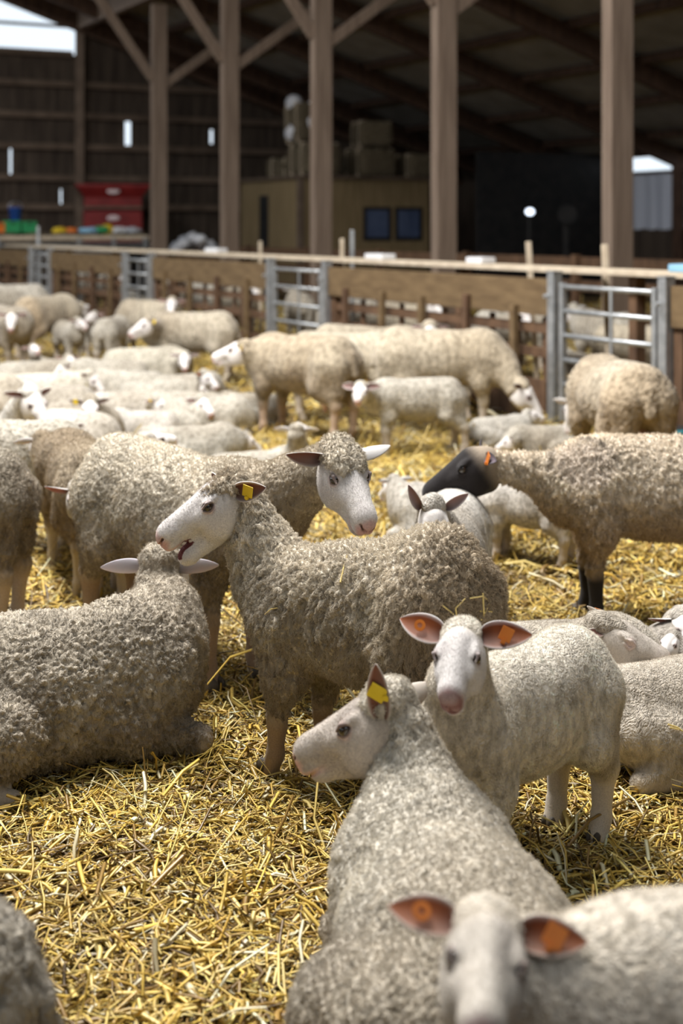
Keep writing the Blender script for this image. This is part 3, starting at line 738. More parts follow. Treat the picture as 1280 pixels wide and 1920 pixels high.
# ------------------------------------------------------------------ materials of the animals
def fleece_mat(name, cell=26.0, crack=1.0, fine=1.0, streak=0.45, near=True):
    m, nt, b = new_mat(name); L = nt.links
    at_c = N(nt, 'ShaderNodeAttribute', attribute_name='Col'); at_w = N(nt, 'ShaderNodeAttribute', attribute_name='wool')
    tc = N(nt, 'ShaderNodeTexCoord'); mp = N(nt, 'ShaderNodeMapping'); mp.inputs['Scale'].default_value = (1, 1, streak)
    L.new(tc.outputs['Object'], mp.inputs[0])
    n0 = N(nt, 'ShaderNodeTexNoise'); n0.inputs['Scale'].default_value = 9; n0.inputs['Detail'].default_value = 3; L.new(tc.outputs['Object'], n0.inputs['Vector'])
    wv = N(nt, 'ShaderNodeMix', data_type='VECTOR'); wv.inputs[0].default_value = 0.10
    L.new(mp.outputs[0], wv.inputs[4]); L.new(n0.outputs['Color'], wv.inputs[5])
    vo = N(nt, 'ShaderNodeTexVoronoi', feature='F1'); vo.inputs['Scale'].default_value = cell * 3.2; L.new(wv.outputs[1], vo.inputs['Vector'])
    n1 = N(nt, 'ShaderNodeTexNoise'); n1.inputs['Scale'].default_value = 150; n1.inputs['Detail'].default_value = 4; L.new(mp.outputs[0], n1.inputs['Vector'])
    n2 = N(nt, 'ShaderNodeTexNoise'); n2.inputs['Scale'].default_value = 34; n2.inputs['Detail'].default_value = 5; L.new(mp.outputs[0], n2.inputs['Vector'])
    # colour: stained and clean locks
    r = ramp(nt, [(0.30, (0.52, 0.50, 0.46)), (0.55, (1, 1, 1)), (0.75, (1.18, 1.16, 1.12))]); L.new(n2.outputs[0], r.inputs[0])
    mixw = N(nt, 'ShaderNodeMix', data_type='RGBA'); mixw.inputs[6].default_value = (1, 1, 1, 1)
    L.new(at_w.outputs['Fac'], mixw.inputs[0]); L.new(r.outputs[0], mixw.inputs[7])
    n3 = N(nt, 'ShaderNodeTexNoise'); n3.inputs['Scale'].default_value = 210; n3.inputs['Detail'].default_value = 4; L.new(tc.outputs['Object'], n3.inputs['Vector'])
    r3 = ramp(nt, [(0.32, (0.84, 0.82, 0.82)), (0.6, (1.03, 1.02, 1.01))]); L.new(n3.outputs[0], r3.inputs[0]); L.new(r3.outputs[0], mixw.inputs[6])
    mul = N(nt, 'ShaderNodeMix', data_type='RGBA', blend_type='MULTIPLY'); mul.inputs[0].default_value = 1
    L.new(at_c.outputs['Color'], mul.inputs[6]); L.new(mixw.outputs[2], mul.inputs[7]); L.new(mul.outputs[2], b.inputs['Base Color'])
    # relief
    s1 = N(nt, 'ShaderNodeMath', operation='MULTIPLY_ADD'); s1.inputs[1].default_value = -0.9 * crack; s1.inputs[2].default_value = 0.6
    L.new(vo.outputs['Distance'], s1.inputs[0])
    s2 = N(nt, 'ShaderNodeMath', operation='MULTIPLY_ADD'); s2.inputs[1].default_value = 0.6 * fine; L.new(n1.outputs[0], s2.inputs[0]); L.new(s1.outputs[0], s2.inputs[2])
    s3 = N(nt, 'ShaderNodeMath', operation='MULTIPLY'); L.new(s2.outputs[0], s3.inputs[0])
    wq = N(nt, 'ShaderNodeMath', operation='MULTIPLY_ADD'); wq.inputs[1].default_value = 0.92; wq.inputs[2].default_value = 0.05; L.new(at_w.outputs['Fac'], wq.inputs[0])
    L.new(wq.outputs[0], s3.inputs[1])
    bp = N(nt, 'ShaderNodeBump'); bp.inputs['Strength'].default_value = 0.85; bp.inputs['Distance'].default_value = 0.010
    L.new(s3.outputs[0], bp.inputs['Height']); L.new(bp.outputs[0], b.inputs['Normal'])
    b.inputs['Roughness'].default_value = 0.9; b.inputs['Specular IOR Level'].default_value = 0.12
    b.inputs['Sheen Weight'].default_value = 0.12; b.inputs['Sheen Roughness'].default_value = 0.6
    return m
M['fleece_lock'] = fleece_mat('cracked_fleece', 26, 1.0, 1.0, 0.6)
M['fleece_lamb'] = fleece_mat('short_lamb_fleece', 40, 0.7, 1.0, 0.5)
M['fleece_far'] = fleece_mat('plain_fleece', 18, 0.8, 0.6, 0.6)
m, nt, b = new_mat('wool_strands'); a_ = N(nt, 'ShaderNodeAttribute', attribute_name='Col')
nt.links.new(a_.outputs['Color'], b.inputs['Base Color']); b.inputs['Roughness'].default_value = 0.95; b.inputs['Specular IOR Level'].default_value = 0.03
M['strand'] = m
m, nt, b = new_mat('ear_skin'); a_ = N(nt, 'ShaderNodeAttribute', attribute_name='Col')
n_ = N(nt, 'ShaderNodeTexNoise'); n_.inputs['Scale'].default_value = 120; bp = N(nt, 'ShaderNodeBump'); bp.inputs['Strength'].default_value = 0.25; bp.inputs['Distance'].default_value = 0.004
nt.links.new(n_.outputs[0], bp.inputs['Height']); nt.links.new(bp.outputs[0], b.inputs['Normal'])
nt.links.new(a_.outputs['Color'], b.inputs['Base Color']); b.inputs['Roughness'].default_value = 0.7; b.inputs['Specular IOR Level'].default_value = 0.25
b.inputs['Subsurface Weight'].default_value = 0.08; b.inputs['Subsurface Radius'].default_value = (0.012, 0.004, 0.003); b.inputs['Subsurface Scale'].default_value = 0.6
M['ear'] = m
m, nt, b = new_mat('eyeball'); a_ = N(nt, 'ShaderNodeAttribute', attribute_name='Col')
nt.links.new(a_.outputs['Color'], b.inputs['Base Color']); b.inputs['Roughness'].default_value = 0.08; b.inputs['Coat Weight'].default_value = 0.6
M['eye'] = m
M['udder'] = noisy('pink_udder_skin', (0.62, 0.36, 0.30), (0.72, 0.45, 0.38), 8, 0.6, bump=0.1)
M['hoof'] = noisy('horn_hoof', (0.05, 0.04, 0.03), (0.13, 0.10, 0.075), 12, 0.6)
M['tag_yellow'] = noisy('yellow_tag', (0.80, 0.55, 0.02), (0.90, 0.66, 0.05), 6, 0.45, bump=0.02)
M['tag_orange'] = noisy('orange_tag', (0.52, 0.14, 0.015), (0.66, 0.20, 0.03), 6, 0.45, bump=0.02)
M['tag_green'] = noisy('green_tag', (0.15, 0.65, 0.25), (0.20, 0.75, 0.30), 6, 0.45, bump=0.02)
M['tag_blue'] = noisy('blue_tag', (0.12, 0.42, 0.72), (0.18, 0.5, 0.8), 6, 0.45, bump=0.02)
M['tag_dark'] = noisy('dark_tag_print', (0.03, 0.025, 0.02), (0.05, 0.04, 0.03), 6, 0.5)

def eye_mesh():
    bm = bmesh.new(); bmesh.ops.create_uvsphere(bm, u_segments=24, v_segments=16, radius=1.0)
    me = bpy.data.meshes.new('eye'); bm.to_mesh(me); bm.free()
    C = []
    for v in me.vertices:
        if v.co.z > 0.86 and abs(v.co.y) < 0.16 and abs(v.co.x) < 0.42: C.append((0.004, 0.004, 0.005))
        elif v.co.z > 0.18: C.append((0.030, 0.018, 0.010))
        else: C.append((0.12, 0.09, 0.08))
    set_col(me, np.array(C)); me.materials.append(M['eye'])
    for p in me.polygons: p.use_smooth = True
    return me
EYE = eye_mesh()
def ear_mesh(l, w, cup, curl, col_out, col_in, col_rim, flip=1, nu=22, nv=13):
    """x along the ear, y across it, z out of its open side"""
    U = np.linspace(0, 1, nu)[:, None]; Vv = np.linspace(-1, 1, nv)[None, :]
    half = w * (0.30 * (1 - U) ** 2 + 2.05 * U ** 0.75 * (1 - U) ** 0.80 * 0.72)
    half = np.maximum(half, 0.0015)
    th = Vv * (cup * (1.0 - 0.55 * U) + 0.05)
    rad = half / np.maximum(np.sin(np.minimum(cup * (1 - 0.55 * U) + 0.05, 1.5)), 0.05)
    y = rad * np.sin(th); z = rad * (1 - np.cos(th)) - curl * l * U ** 2
    x = l * U + 0 * Vv
    inner = np.stack([x, y, z], -1); thk = 0.0022 + 0.0012 * (1 - U) * (1 - Vv ** 2)
    outer = inner.copy(); outer[..., 2] -= thk * np.cos(th); outer[..., 1] += thk * np.sin(th)
    V = np.concatenate([inner.reshape(-1, 3), outer.reshape(-1, 3)]); n = nu * nv; F = []
    for i in range(nu - 1):
        for j in range(nv - 1):
            a = i * nv + j; F.append((a, a + nv, a + nv + 1, a + 1)); F.append((n + a, n + a + 1, n + a + nv + 1, n + a + nv))
    for i in range(nu - 1):
        for j in (0, nv - 1):
            a = i * nv + j; F.append((a, a + nv, n + a + nv, n + a))
    for j in range(nv - 1):
        for i in (0, nu - 1):
            a = i * nv + j; F.append((a, a + 1, n + a + 1, n + a))
    me = np_mesh('ear', V, np.array(F))
    bm = bmesh.new(); bm.from_mesh(me); bmesh.ops.recalc_face_normals(bm, faces=bm.faces[:]); bm.to_mesh(me); bm.free()
    k = np.clip(1.35 - np.abs(Vv) ** 4 * 1.5 - 0.35 * U ** 4, 0, 1)[..., None]
    ci = np.array(col_in) * k + np.array(col_rim) * (1 - k)
    hair_ = (np.clip(.5 + flip * Vv * 1.4 + 0 * U, 0, 1) * np.clip(1.2 - U, 0, 1))[..., None] * .6
    ci = ci * (1 - hair_) + (np.array(col_rim) * .26 + np.array(col_in) * .35) * hair_
    hollow = (np.clip(1 - U * 3.2, 0, 1) * np.clip(1.1 - Vv ** 2, 0, 1))[..., None] * .8
    ci = ci * (1 - hollow) + np.array((.07, .03, .025)) * hollow; co = np.array(col_out) * (1 - .30 * (np.clip(1 - Vv ** 2 * 1.3, 0, 1) * np.clip(1.2 - U, 0, 1))[..., None]) + 0 * ci
    set_col(me, np.concatenate([ci.reshape(-1, 3), co.reshape(-1, 3)]))
    me.materials.append(M['ear'])
    return me
def tag_obj(kind, parent, l, w, side=1, shape='flag'):
    mb = MB()
    if shape == 'flag':
        mb.box((0, 0, 0), (.036, .032, .0022), None, .0008); mb.box((-.020, 0, 0), (.014, .012, .0022), None, .0008); mb.tube((-.020, 0, -.004), (-.020, 0, .005), .006, 12)
    else:
        mb.lathe([(.0065, -.001), (.0145, -.001), (.0145, .004), (.0065, .004), (.0065, -.001)], seg=22)
    o = mb.build('ear_tag', M['tag_' + kind], parent)
    o.location = (l * .50, 0, .004 + w * .12); o.rotation_euler = (R(8), R(-8), R(60 * side))
    return o

# ------------------------------------------------------------------ one sheep
WOOL_GREY = (0.46, 0.41, 0.335); WOOL_CREAM = (0.66, 0.60, 0.51); WOOL_LAMB = (0.74, 0.69, 0.62); WOOL_BROWN = (0.36, 0.27, 0.185)
FACE = (0.82, 0.775, 0.74); PINK = (0.66, 0.40, 0.37)
ALL_SHEEP = []
def sheep(name, label, cat, group, spot, heading, S):
    """spot: ground point (x, y); heading in degrees (0 = right, 90 = away from the camera)"""
    sc = S.get('scale', 1.0); res = S.get('res', 0.012); hs = S.get('head', 1.0) ; seed = S.get('seed', len(ALL_SHEEP) + 1)
    bodyf = standing if S.get('pose', 'stand') == 'stand' else lying
    prims, n0, hoofs = bodyf(S)
    ln_, sl_ = S.get('len', 1.0), S.get('slope', 0.0)
    def tilt(v): return np.array([v[0] * ln_, v[1], v[2] - sl_ * v[0] * min(1, max(0, v[2] / .4))])
    for p in prims:
        for k_ in ('a', 'b', 'c'):
            if k_ in p: p[k_] = tilt(p[k_])
        if p['t'] == 'e': p['r'] = p['r'] * np.array([ln_, 1, 1])
    n0 = tilt(n0); hoofs = [(h_[0] * ln_, h_[1]) for h_ in hoofs]
    if S.get('autofit') and 'poll' in S:
        R3 = Matrix.Rotation(R(heading), 3, 'Z'); tgt = S['poll']; nw = R3 @ Vector(n0) * sc
        d_ = Vector((tgt.x - spot[0] - nw.x, tgt.y - spot[1] - nw.y, 0)); dz_ = abs(tgt.z - nw.z); lim = .37 * sc
        if dz_ > lim * .9: S['poll'] = tgt = Vector((tgt.x, tgt.y, nw.z + math.copysign(lim * .9, tgt.z - nw.z))); dz_ = lim * .9
        mx_ = math.sqrt(lim * lim - dz_ * dz_)
        if d_.length > mx_: spot = (spot[0] + d_.x * (1 - mx_ / d_.length), spot[1] + d_.y * (1 - mx_ / d_.length))
    root_m = Matrix.Translation((spot[0], spot[1], S.get('dz', 0.0))) @ Matrix.Rotation(R(heading), 4, 'Z') @ Matrix.Scale(sc, 4)
    inv = root_m.inverted()
    # head pose (given in the world), brought into the animal's frame
    hb = np.array(inv @ S['poll']) if 'poll' in S else np.array(S['hb'], float)
    yaw = R(S['face'] - heading); B = basis(yaw, R(S.get('nod', 25)), R(S.get('tilt', 0)))
    back = hb + B @ np.array([-.022, 0, -.036]) * hs
    S['_neck'] = float(np.linalg.norm(back - n0))
    q = S.get('neck', 1.0); mid = n0 * .45 + back * .55 + np.array([.03, 0, S.get('arch', .0)])
    if S.get('pose', 'stand') == 'lie': mid = mid + np.array([.01, 0, 0])
    pre = (n0 + mid) / 2 + np.array([.02, 0, -.01])
    prims += [cap(n0 + np.array([-.02, 0, .02]), pre, .145 * q, .120 * q, .08), cap(pre, mid, .120 * q, .098 * q, .05), cap(mid, back, .096 * q, .060 * hs * q, .03)]
    jaw_b = hb + B @ np.array([-.012, 0, -.078]) * hs
    prims += [cap(mid * .6 + n0 * .4 + np.array([.02, 0, -.02]), jaw_b, .080 * q, .040 * hs, .03)]
    cap_k = S.get('topknot', 1.0)
    cr = S.get('knot_r', 1.0) * np.array([.062, .056 + .006 * (cap_k - 1), .032 + .018 * (cap_k - .5)]) * hs
    prims += [ell(hb + B @ np.array([-.008, 0, .008 + .010 * cap_k]) * hs, cr, .015, rot=B)]
    if S.get('fringe', 0): prims += [ell(hb + B @ np.array([.036, 0, .036]) * hs, np.array([.048, .047, .024]) * hs * S['fringe'], .012, rot=B)]
    V, F = surface(prims, res)
    dw = eval_pts(prims, V, (0,)); db = eval_pts(prims, V, (1,))
    wool = 1 - sstep(-.022, .016, dw - db)
    nr = normals(V, F)
    # fleece relief in real geometry: locks parted by narrow cracks
    base = np.array(S.get('col', WOOL_CREAM)); legc = np.array(S.get('legcol', (0.50, 0.42, 0.33)))
    lock = S.get('lock')
    big = waves(V, 14, seed)
    hgt = .004 * big * wool
    lockshade = np.zeros(len(V))
    if lock:
        spc, depth, wid, vert = lock['size'], lock['depth'], lock['width'], lock['vert']
        r = np.random.default_rng(seed)
        def warp(P):
            Q = P.copy(); Q[:, 2] *= vert
            Q = Q + np.stack([waves(P, 38, seed + 5, 6), waves(P, 38, seed + 6, 6), waves(P, 38, seed + 7, 6)], 1) * spc * .16
            return Q
        W = warp(V); order = r.permutation(len(W)); cell = {}
        for i in order:
            key = tuple((W[i] // (spc * .72)).astype(int))
            if key not in cell: cell[key] = i
        seeds = np.array(list(cell.values()))
        kd = KDTree(len(seeds))
        for n_, i in enumerate(seeds): kd.insert(W[i], n_)
        kd.balance()
        e = np.empty(len(V)); idx = np.empty(len(V), int)
        for i in range(len(V)):
            f2 = kd.find_n(W[i], 2)
            e[i] = f2[1][2] - f2[0][2] if len(f2) > 1 else spc; idx[i] = f2[0][1]
        amt = sstep(-.6, .7, waves(V, 9, seed + 20) + lock.get('more', 0.2))
        cr_ = (1 - sstep(0, wid, e)) * amt
        hgt = hgt + wool * (depth * (sstep(0, wid * 2.2, e) - 1) * amt)
        ls = r.normal(size=len(seeds)); lockshade = ls[idx]
        hgt += wool * depth * .22 * lockshade
    V2 = V + nr * hgt[:, None]
    # wool colour: random staining, then region tones with painted light and shade
    stain = sstep(-.4, 1.6, waves(V, 5, seed + 31) + S.get('dirty', 0) * 1.0)
    st_c = np.array(S.get('stain', (0.30, 0.24, 0.17)))
    c = base * (1 + .05 * waves(V, 30, seed + 3)[:, None] + .07 * lockshade[:, None])
    c = c * (1 - .55 * stain[:, None]) + st_c * (.55 * stain[:, None])
    if 'region' in S: c = S['region'](V, c)
    C = np.clip(c * wool[:, None] + legc * (1 - wool[:, None]), .01, .95)
    # the head: finer skin
    hx = S.get('hx', 1.0); hp = head_prims(S.get('mouth', 0.0), S.get('fat', 1.0), hx, S.get('asleep', False))
    HV, HF = surface(hp, S.get('hres', res * .45 / hs))
    fc = np.array(S.get('face_col', FACE)); pk = np.array(S.get('nose_col', PINK))
    HX = HV.copy(); mm_ = HX[:, 0] > .09; HX[mm_, 0] = .09 + (HX[mm_, 0] - .09) / hx; HV0 = HV; HV = HX
    nz = sstep(S.get('nose_size', .034), .008, np.abs(HV[:, 0] - .240) + .6 * np.abs(HV[:, 2] + .012) + .4 * np.abs(HV[:, 1]) - .006)
    lip = sstep(.012, .004, np.abs(HV[:, 2] + .040)) * sstep(.16, .21, HV[:, 0]) * .6
    ey = sstep(.026, .013, np.sqrt((HV[:, 0] - .086) ** 2 + (HV[:, 2] - .014) ** 2 + (np.abs(HV[:, 1]) - .055) ** 2)) * .45
    mk = np.clip(nz + lip + ey, 0, 1)[:, None]
    mot = sstep(.2, 1.5, waves(HV, 55, seed + 60))[:, None]
    hc = fc * (1 + .05 * waves(HV, 40, seed + 61)[:, None]); hc = hc * (1 - .38 * mot) + fc * np.array([.66, .63, .64]) * .38 * mot
    hc = hc * (1 - mk) + pk * mk
    nsd = np.sqrt((HV[:, 0] - .238) ** 2 + (np.abs(HV[:, 1]) - .013) ** 2 + (HV[:, 2] + .004) ** 2); nk = sstep(.011, .006, nsd)[:, None] * .75
    hc = hc * (1 - nk) + np.array((.10, .05, .045)) * nk
    if S.get('mouth', 0) > .05:
        nh = normals(HV, HF)
        ins = (HV[:, 0] > .14) & (HV[:, 0] < .235) & (np.abs(HV[:, 1]) < .0155) & (HV[:, 0] > .165) & (HV[:, 2] < -.020) & (HV[:, 2] > -.105) & ((nh[:, 2] < -.4) & (HV[:, 2] > -.06) | (nh[:, 2] > .3) & (HV[:, 2] < -.05) | (nh[:, 0] > .5) & (HV[:, 0] < .19))
        hc[ins] = (0.20, 0.06, 0.06)
    cheek = sstep(.05, -.01, HV[:, 0])[:, None]
    hc = hc * (1 - .5 * cheek) + (c.mean(0)) * .5 * cheek
    ed_ = np.sqrt((HV[:, 0] - .0850) ** 2 + 1.3 * (HV[:, 2] - .0165) ** 2 + (np.abs(HV[:, 1]) - .055) ** 2)
    el_ = (sstep(.0205, .0165, ed_) * (0 if S.get('asleep') else .8))[:, None]; hc = hc * (1 - el_) + fc * np.array((.22, .17, .16)) * el_
    HV = HV0; HVb = hb + (HV * hs) @ B.T; S['_nb'] = len(V2)
    nb = len(V2)
    AV = np.concatenate([V2, HVb]); AF = np.concatenate([F, HF + nb])
    me = np_mesh(name, AV, AF)
    set_col(me, np.concatenate([C, np.clip(hc, .01, .95)])); set_f(me, 'wool', np.concatenate([wool, np.zeros(len(HV))]))
    me.materials.append(M[S.get('mat', 'fleece_far')])
    o = bpy.data.objects.new(name, me); COL.objects.link(o); o.matrix_world = root_m
    tag(o, label, cat, group)
    # eyes
    HM = Matrix.Translation(hb) @ Matrix(B.tolist()).to_4x4() @ Matrix.Scale(hs, 4)
    fat = S.get('fat', 1.0)
    if not S.get('asleep'):
        for s in (1, -1):
            e_ = bpy.data.objects.new('eye', EYE); link(e_, o)
            zz = Vector((.42, 1.0 * s, .10)).normalized(); xx = (Vector((1, 0, -.15)) - zz * zz.dot(Vector((1, 0, -.15)))).normalized(); yy = zz.cross(xx)
            e_.matrix_local = HM @ Matrix.Translation((.0845, .0470 * s * fat, .0155)) @ Matrix((xx, yy, zz)).transposed().to_4x4() @ Matrix.Scale(.0150, 4)
    # ears and tags
    el, ew = S.get('ear', (.115, .030)); E = S.get('ears', {})
    for s, nm in ((1, 'l'), (-1, 'r')):
        e = {**dict(dir=(-.30, 1.0, -.05), open=(.75, .15, .65), cup=1.0, curl=.05), **S.get('ear_all', {}), **E.get(nm, {})}
        d = Vector((e['dir'][0], e['dir'][1] * s, e['dir'][2])).normalized(); z = Vector((e['open'][0], e['open'][1] * s, e['open'][2]))
        z = (z - d * d.dot(z)).normalized(); y = z.cross(d)
        oc = np.array(S.get('ear_out', fc * .97)); ic = np.array(S.get('ear_in', (0.42, 0.16, 0.11))) * .45
        eo = bpy.data.objects.new('ear', ear_mesh(el, ew, e['cup'], e['curl'], oc, ic, fc * .95, -s)); link(eo, o)
        eo.matrix_local = HM @ Matrix.Translation((-.004, .050 * s, .004)) @ Matrix((d, y, z)).transposed().to_4x4()
        if e.get('tag'): tag_obj(e['tag'], eo, el, ew, s, e.get('shape', 'flag'))
    if S.get('hooves', res < .009) and hoofs:
        for hx, hy in hoofs:
            mb = MB()
            for q_ in (1, -1): mb.blob((.010, .014 * q_, .018), (.034, .0145, .026), 2)
            h_ = mb.build('hoof', M['hoof'], o, True); h_.location = (hx - .004, hy, .0); h_.data.name = 'hoof'
    if S.get('udder'):
        mb = MB(); mb.blob((0, 0, 0), (.085, .075, .075), 3)
        for q_ in (1, -1): mb.blob((.0, .045 * q_, -.03), (.05, .045, .06), 3).tube((.005, .05 * q_, -.07), (.008, .055 * q_, -.115), .014, 10, .009)
        u_ = mb.build('udder', M['udder'], o, True); u_.location = (-.30, 0, .315)
    # strands of wool over the skin
    fl = S.get('strands')
    if fl:
        add_strands(o, V2, F, nr, wool, C, fl, seed, hb, B, hs, kd if lock else None, V2[seeds] if lock else None, warp if lock else None)
    if S.get('face_hair'):
        add_strands(o, HVb, HF, normals(HVb, HF), 1 - 1.2 * np.clip(mk[:, 0] + el_[:, 0] + nk[:, 0], 0, 1), hc, dict(n=int(S['face_hair'] * globals().get('HAIR', 1.0)), len=.0040, rad=.00024, lift=.30, droop=.75, mess=.30, clump=0, curl=.05), seed + 7, hb, B, hs, None, None, None, 'face_hair', B @ np.array([-.75, 0, -.35]))
    ALL_SHEEP.append((o, S))
    return o
def add_strands(o, V, F, nr, wool, C, fl, seed, hb, B, hs, kd, cent, warp, name='fleece', along=None):
    r = np.random.default_rng(seed + 100); n = fl['n']
    ctr = V[F].mean(1)
    # the skin hidden underneath (turned well away from the camera and the top) needs few strands
    fi = r.integers(0, len(F), int(n * 1.6)); fi = fi[(wool[F[fi, 0]] > .6)][:n]; n = len(fi)
    a, b_ = r.random((n, 1)), r.random((n, 1))
    P = (V[F[fi, 0]] * (1 - a) + V[F[fi, 1]] * a) * (1 - b_) + (V[F[fi, 3]] * (1 - a) + V[F[fi, 2]] * a) * b_
    Nn = nr[F[fi, 0]]; c = C[F[fi, 0]]
    ln = fl['len'] * r.uniform(.5, 1.25, (n, 1))
    if 'longer' in fl: ln = ln * fl['longer'](P)[:, None]
    dv_ = np.array([0, 0, -1.0]) if along is None else along
    drop = dv_ - Nn * (Nn @ dv_)[:, None]
    tip = P + Nn * ln * fl.get('lift', .8) + drop * ln * fl.get('droop', .5) + r.normal(size=(n, 3)) * ln * fl.get('mess', .25)
    if kd is not None and fl.get('clump', 0):
        W = warp(P); idx = np.array([kd.find(w)[1] for w in W])
        T = cent[idx] + Nn * ln * fl.get('lift', .8) + drop * ln * fl.get('droop', .5)
        tip = tip * (1 - fl['clump']) + T * fl['clump']
        d = tip - P; dl = np.linalg.norm(d, axis=1, keepdims=True); tip = P + d / dl * np.minimum(dl, ln * 1.6)
    wob = r.normal(size=(n, 3)) * ln * fl.get('curl', .15)
    pts = np.stack([P - Nn * .002, P * .62 + tip * .38 + Nn * ln * .12 + wob, P * .25 + tip * .75 + Nn * ln * .06 - wob, tip], 1)
    hc = bpy.data.hair_curves.new(name); hc.add_curves([4] * n)
    hc.attributes['position'].data.foreach_set('vector', np.ascontiguousarray(pts.reshape(-1, 3), np.float32).ravel())
    rad = hc.attributes.get('radius') or hc.attributes.new('radius', 'FLOAT', 'POINT')
    rr = np.tile(np.array([1.0, .95, .8, .35], np.float32), n) * fl.get('rad', .0006)
    rad.data.foreach_set('value', rr)
    ca = hc.attributes.new('Col', 'FLOAT_COLOR', 'CURVE')
    k = r.uniform(.82, 1.15, (n, 1)); dk = (r.random((n, 1)) < fl.get('specks', .0)); k = np.where(dk, k * .35, k)
    c4 = np.ones((n, 4), np.float32); c4[:, :3] = np.clip(c * k, 0, .95); ca.data.foreach_set('color', c4.ravel())
    hc.materials.append(M['strand'])
    h = bpy.data.objects.new(name, hc); link(h, o)
    return h
# ================================================================== THE FLOCK
Q = globals().get('SHEEP_RES', 1.0)          # mesh fineness of the animals
def gp(u, v):
    p = ground(u, v); return (p.x, p.y)
def gY(u, Y): return ((u - 640) / FPX * Y, Y)
LOCK_EWE = dict(size=.034, depth=.015, width=.0085, vert=.62, more=.25)
LOCK_SHAG = dict(size=.022, depth=.014, width=.0080, vert=.45, more=.7)
LOCK_FINE = dict(size=.020, depth=.009, width=.0070, vert=.6, more=.3)
LOCK_LAMB = dict(size=.015, depth=.0024, width=.0055, vert=.55, more=.2)
def strands(n, ln=.010, **k):
    return {**dict(n=int(n * 1.6 * globals().get('HAIR', 1.0)), len=ln * .55, rad=.00036, lift=.95, droop=.3, mess=.28, clump=.5, curl=.25, specks=.05), **k}
EAR_EWE = (.118, .042); EAR_LAMB = (.118, .050)
def rump_brown(V, c):
    k = sstep(-.16, -.42, V[:, 0] + .25 * (V[:, 2] - .5))[:, None] * .6
    low = sstep(.58, .32, V[:, 2] + .05 * waves(V, 16, 70) + .02 * waves(V, 60, 69))[:, None] * .5  # lower flank dirt, darkened further to stand in for shade
    c = c * (1 - k) + np.array((.46, .34, .215)) * k
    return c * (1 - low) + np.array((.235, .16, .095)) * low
def weathered_top_light(V, c):
    up = sstep(.52, .70, V[:, 2])[:, None]  # weathered back, lightened to stand in for light from above
    return low_dirt_shade(V, c * (1 + .22 * up) + np.array((.03, .03, .03)) * up)
def rump_top_light(V, c):
    up = (sstep(.50, .68, V[:, 2]) * sstep(-.44, -.28, V[:, 0]))[:, None]  # top of the back painted lighter, as if lit from above
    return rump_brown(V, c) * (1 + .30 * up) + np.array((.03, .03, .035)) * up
def low_dirt_shade(V, c):
    low = sstep(.60, .34, V[:, 2] + .05 * waves(V, 16, 71) + .02 * waves(V, 60, 72))[:, None] * .58  # dirt towards the belly that also paints in the flank's shade
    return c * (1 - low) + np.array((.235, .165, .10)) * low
def lamb_legs(V, c):
    k = (sstep(-.24, -.36, V[:, 0]) * sstep(.55, .40, V[:, 2]))[:, None] * .55
    return c * (1 - k) + np.array((.42, .34, .23)) * k
def lying_dirt_shade(V, c):
    low = sstep(.32, .06, V[:, 2] + .04 * waves(V, 16, 73) + .02 * waves(V, 60, 74))[:, None] * .62  # dirty lower body, its darkening doubling as painted shade
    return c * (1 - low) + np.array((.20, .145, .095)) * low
def lying_soft_shade(V, c):
    low = sstep(.28, .06, V[:, 2] + .04 * waves(V, 16, 75))[:, None] * .5  # weaker mix of dirt and painted shade for a lying lamb
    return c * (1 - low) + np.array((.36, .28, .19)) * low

# --- the ewe in the middle, calling, her rump towards the camera
sheep('ewe', 'grey woolly ewe calling with open mouth, standing in the middle', 'sheep', None, gY(668, 3.66), 135, dict(face_hair=30000,
    scale=.90, slope=.25, len=.88, res=.0058 * Q, hres=.0027 * Q, mat='fleece_lock', col=(.56, .49, .385), stain=(.27, .195, .115), dirty=.3, seed=3, width=.88, depth=.98,
    poll=at(432, 921, 3.86), face=201, nod=31, head=1.06, mouth=.19, topknot=1.3, fringe=1.15, lock=LOCK_SHAG, region=rump_top_light, legcol=(.30, .205, .125), arch=.0, neck=1.0, 
    legs=dict(fl=(.04, .0), fr=(.0, .0), hl=(-.02, 0), hr=(.03, 0)), ear=(.100, .046),
    ears=dict(l=dict(dir=(-.55, .78, -.10), open=(.75, .5, .3), cup=.95, curl=.1, tag='yellow'), r=dict(dir=(.1, 1, .25), open=(1, -.2, .3)))
    , strands=strands(90000, .013, longer=lambda P: 1 + 1.0 * sstep(-.12, -.38, P[:, 0]) * sstep(.70, .55, P[:, 2]), droop=.9, clump=.65)))
# --- the ewe behind her, facing the camera over her back
sheep('ewe', 'grey ewe with curly topknot and white face looking over the back of the calling ewe', 'sheep', None, gY(345, 4.72), -47, dict(face_hair=26000,
    scale=1.0, res=.0065 * Q, hres=.0027 * Q, mat='fleece_lock', col=(.55, .485, .385), stain=(.25, .185, .115), dirty=.35, seed=5, width=1.0,
    poll=at(634, 858, 4.12), face=-63, nod=42, head=1.04, topknot=1.15, fringe=1.35, lock=LOCK_FINE, region=weathered_top_light, legcol=(.36, .25, .165),
    ear=EAR_EWE, ears=dict(l=dict(dir=(-.1, 1, .02), open=(.2, .1, -1), tag='yellow', cup=.9), r=dict(dir=(.05, .9, .18), open=(.71, .31, .14), cup=1.25)),
    strands=strands(60000, .010)))
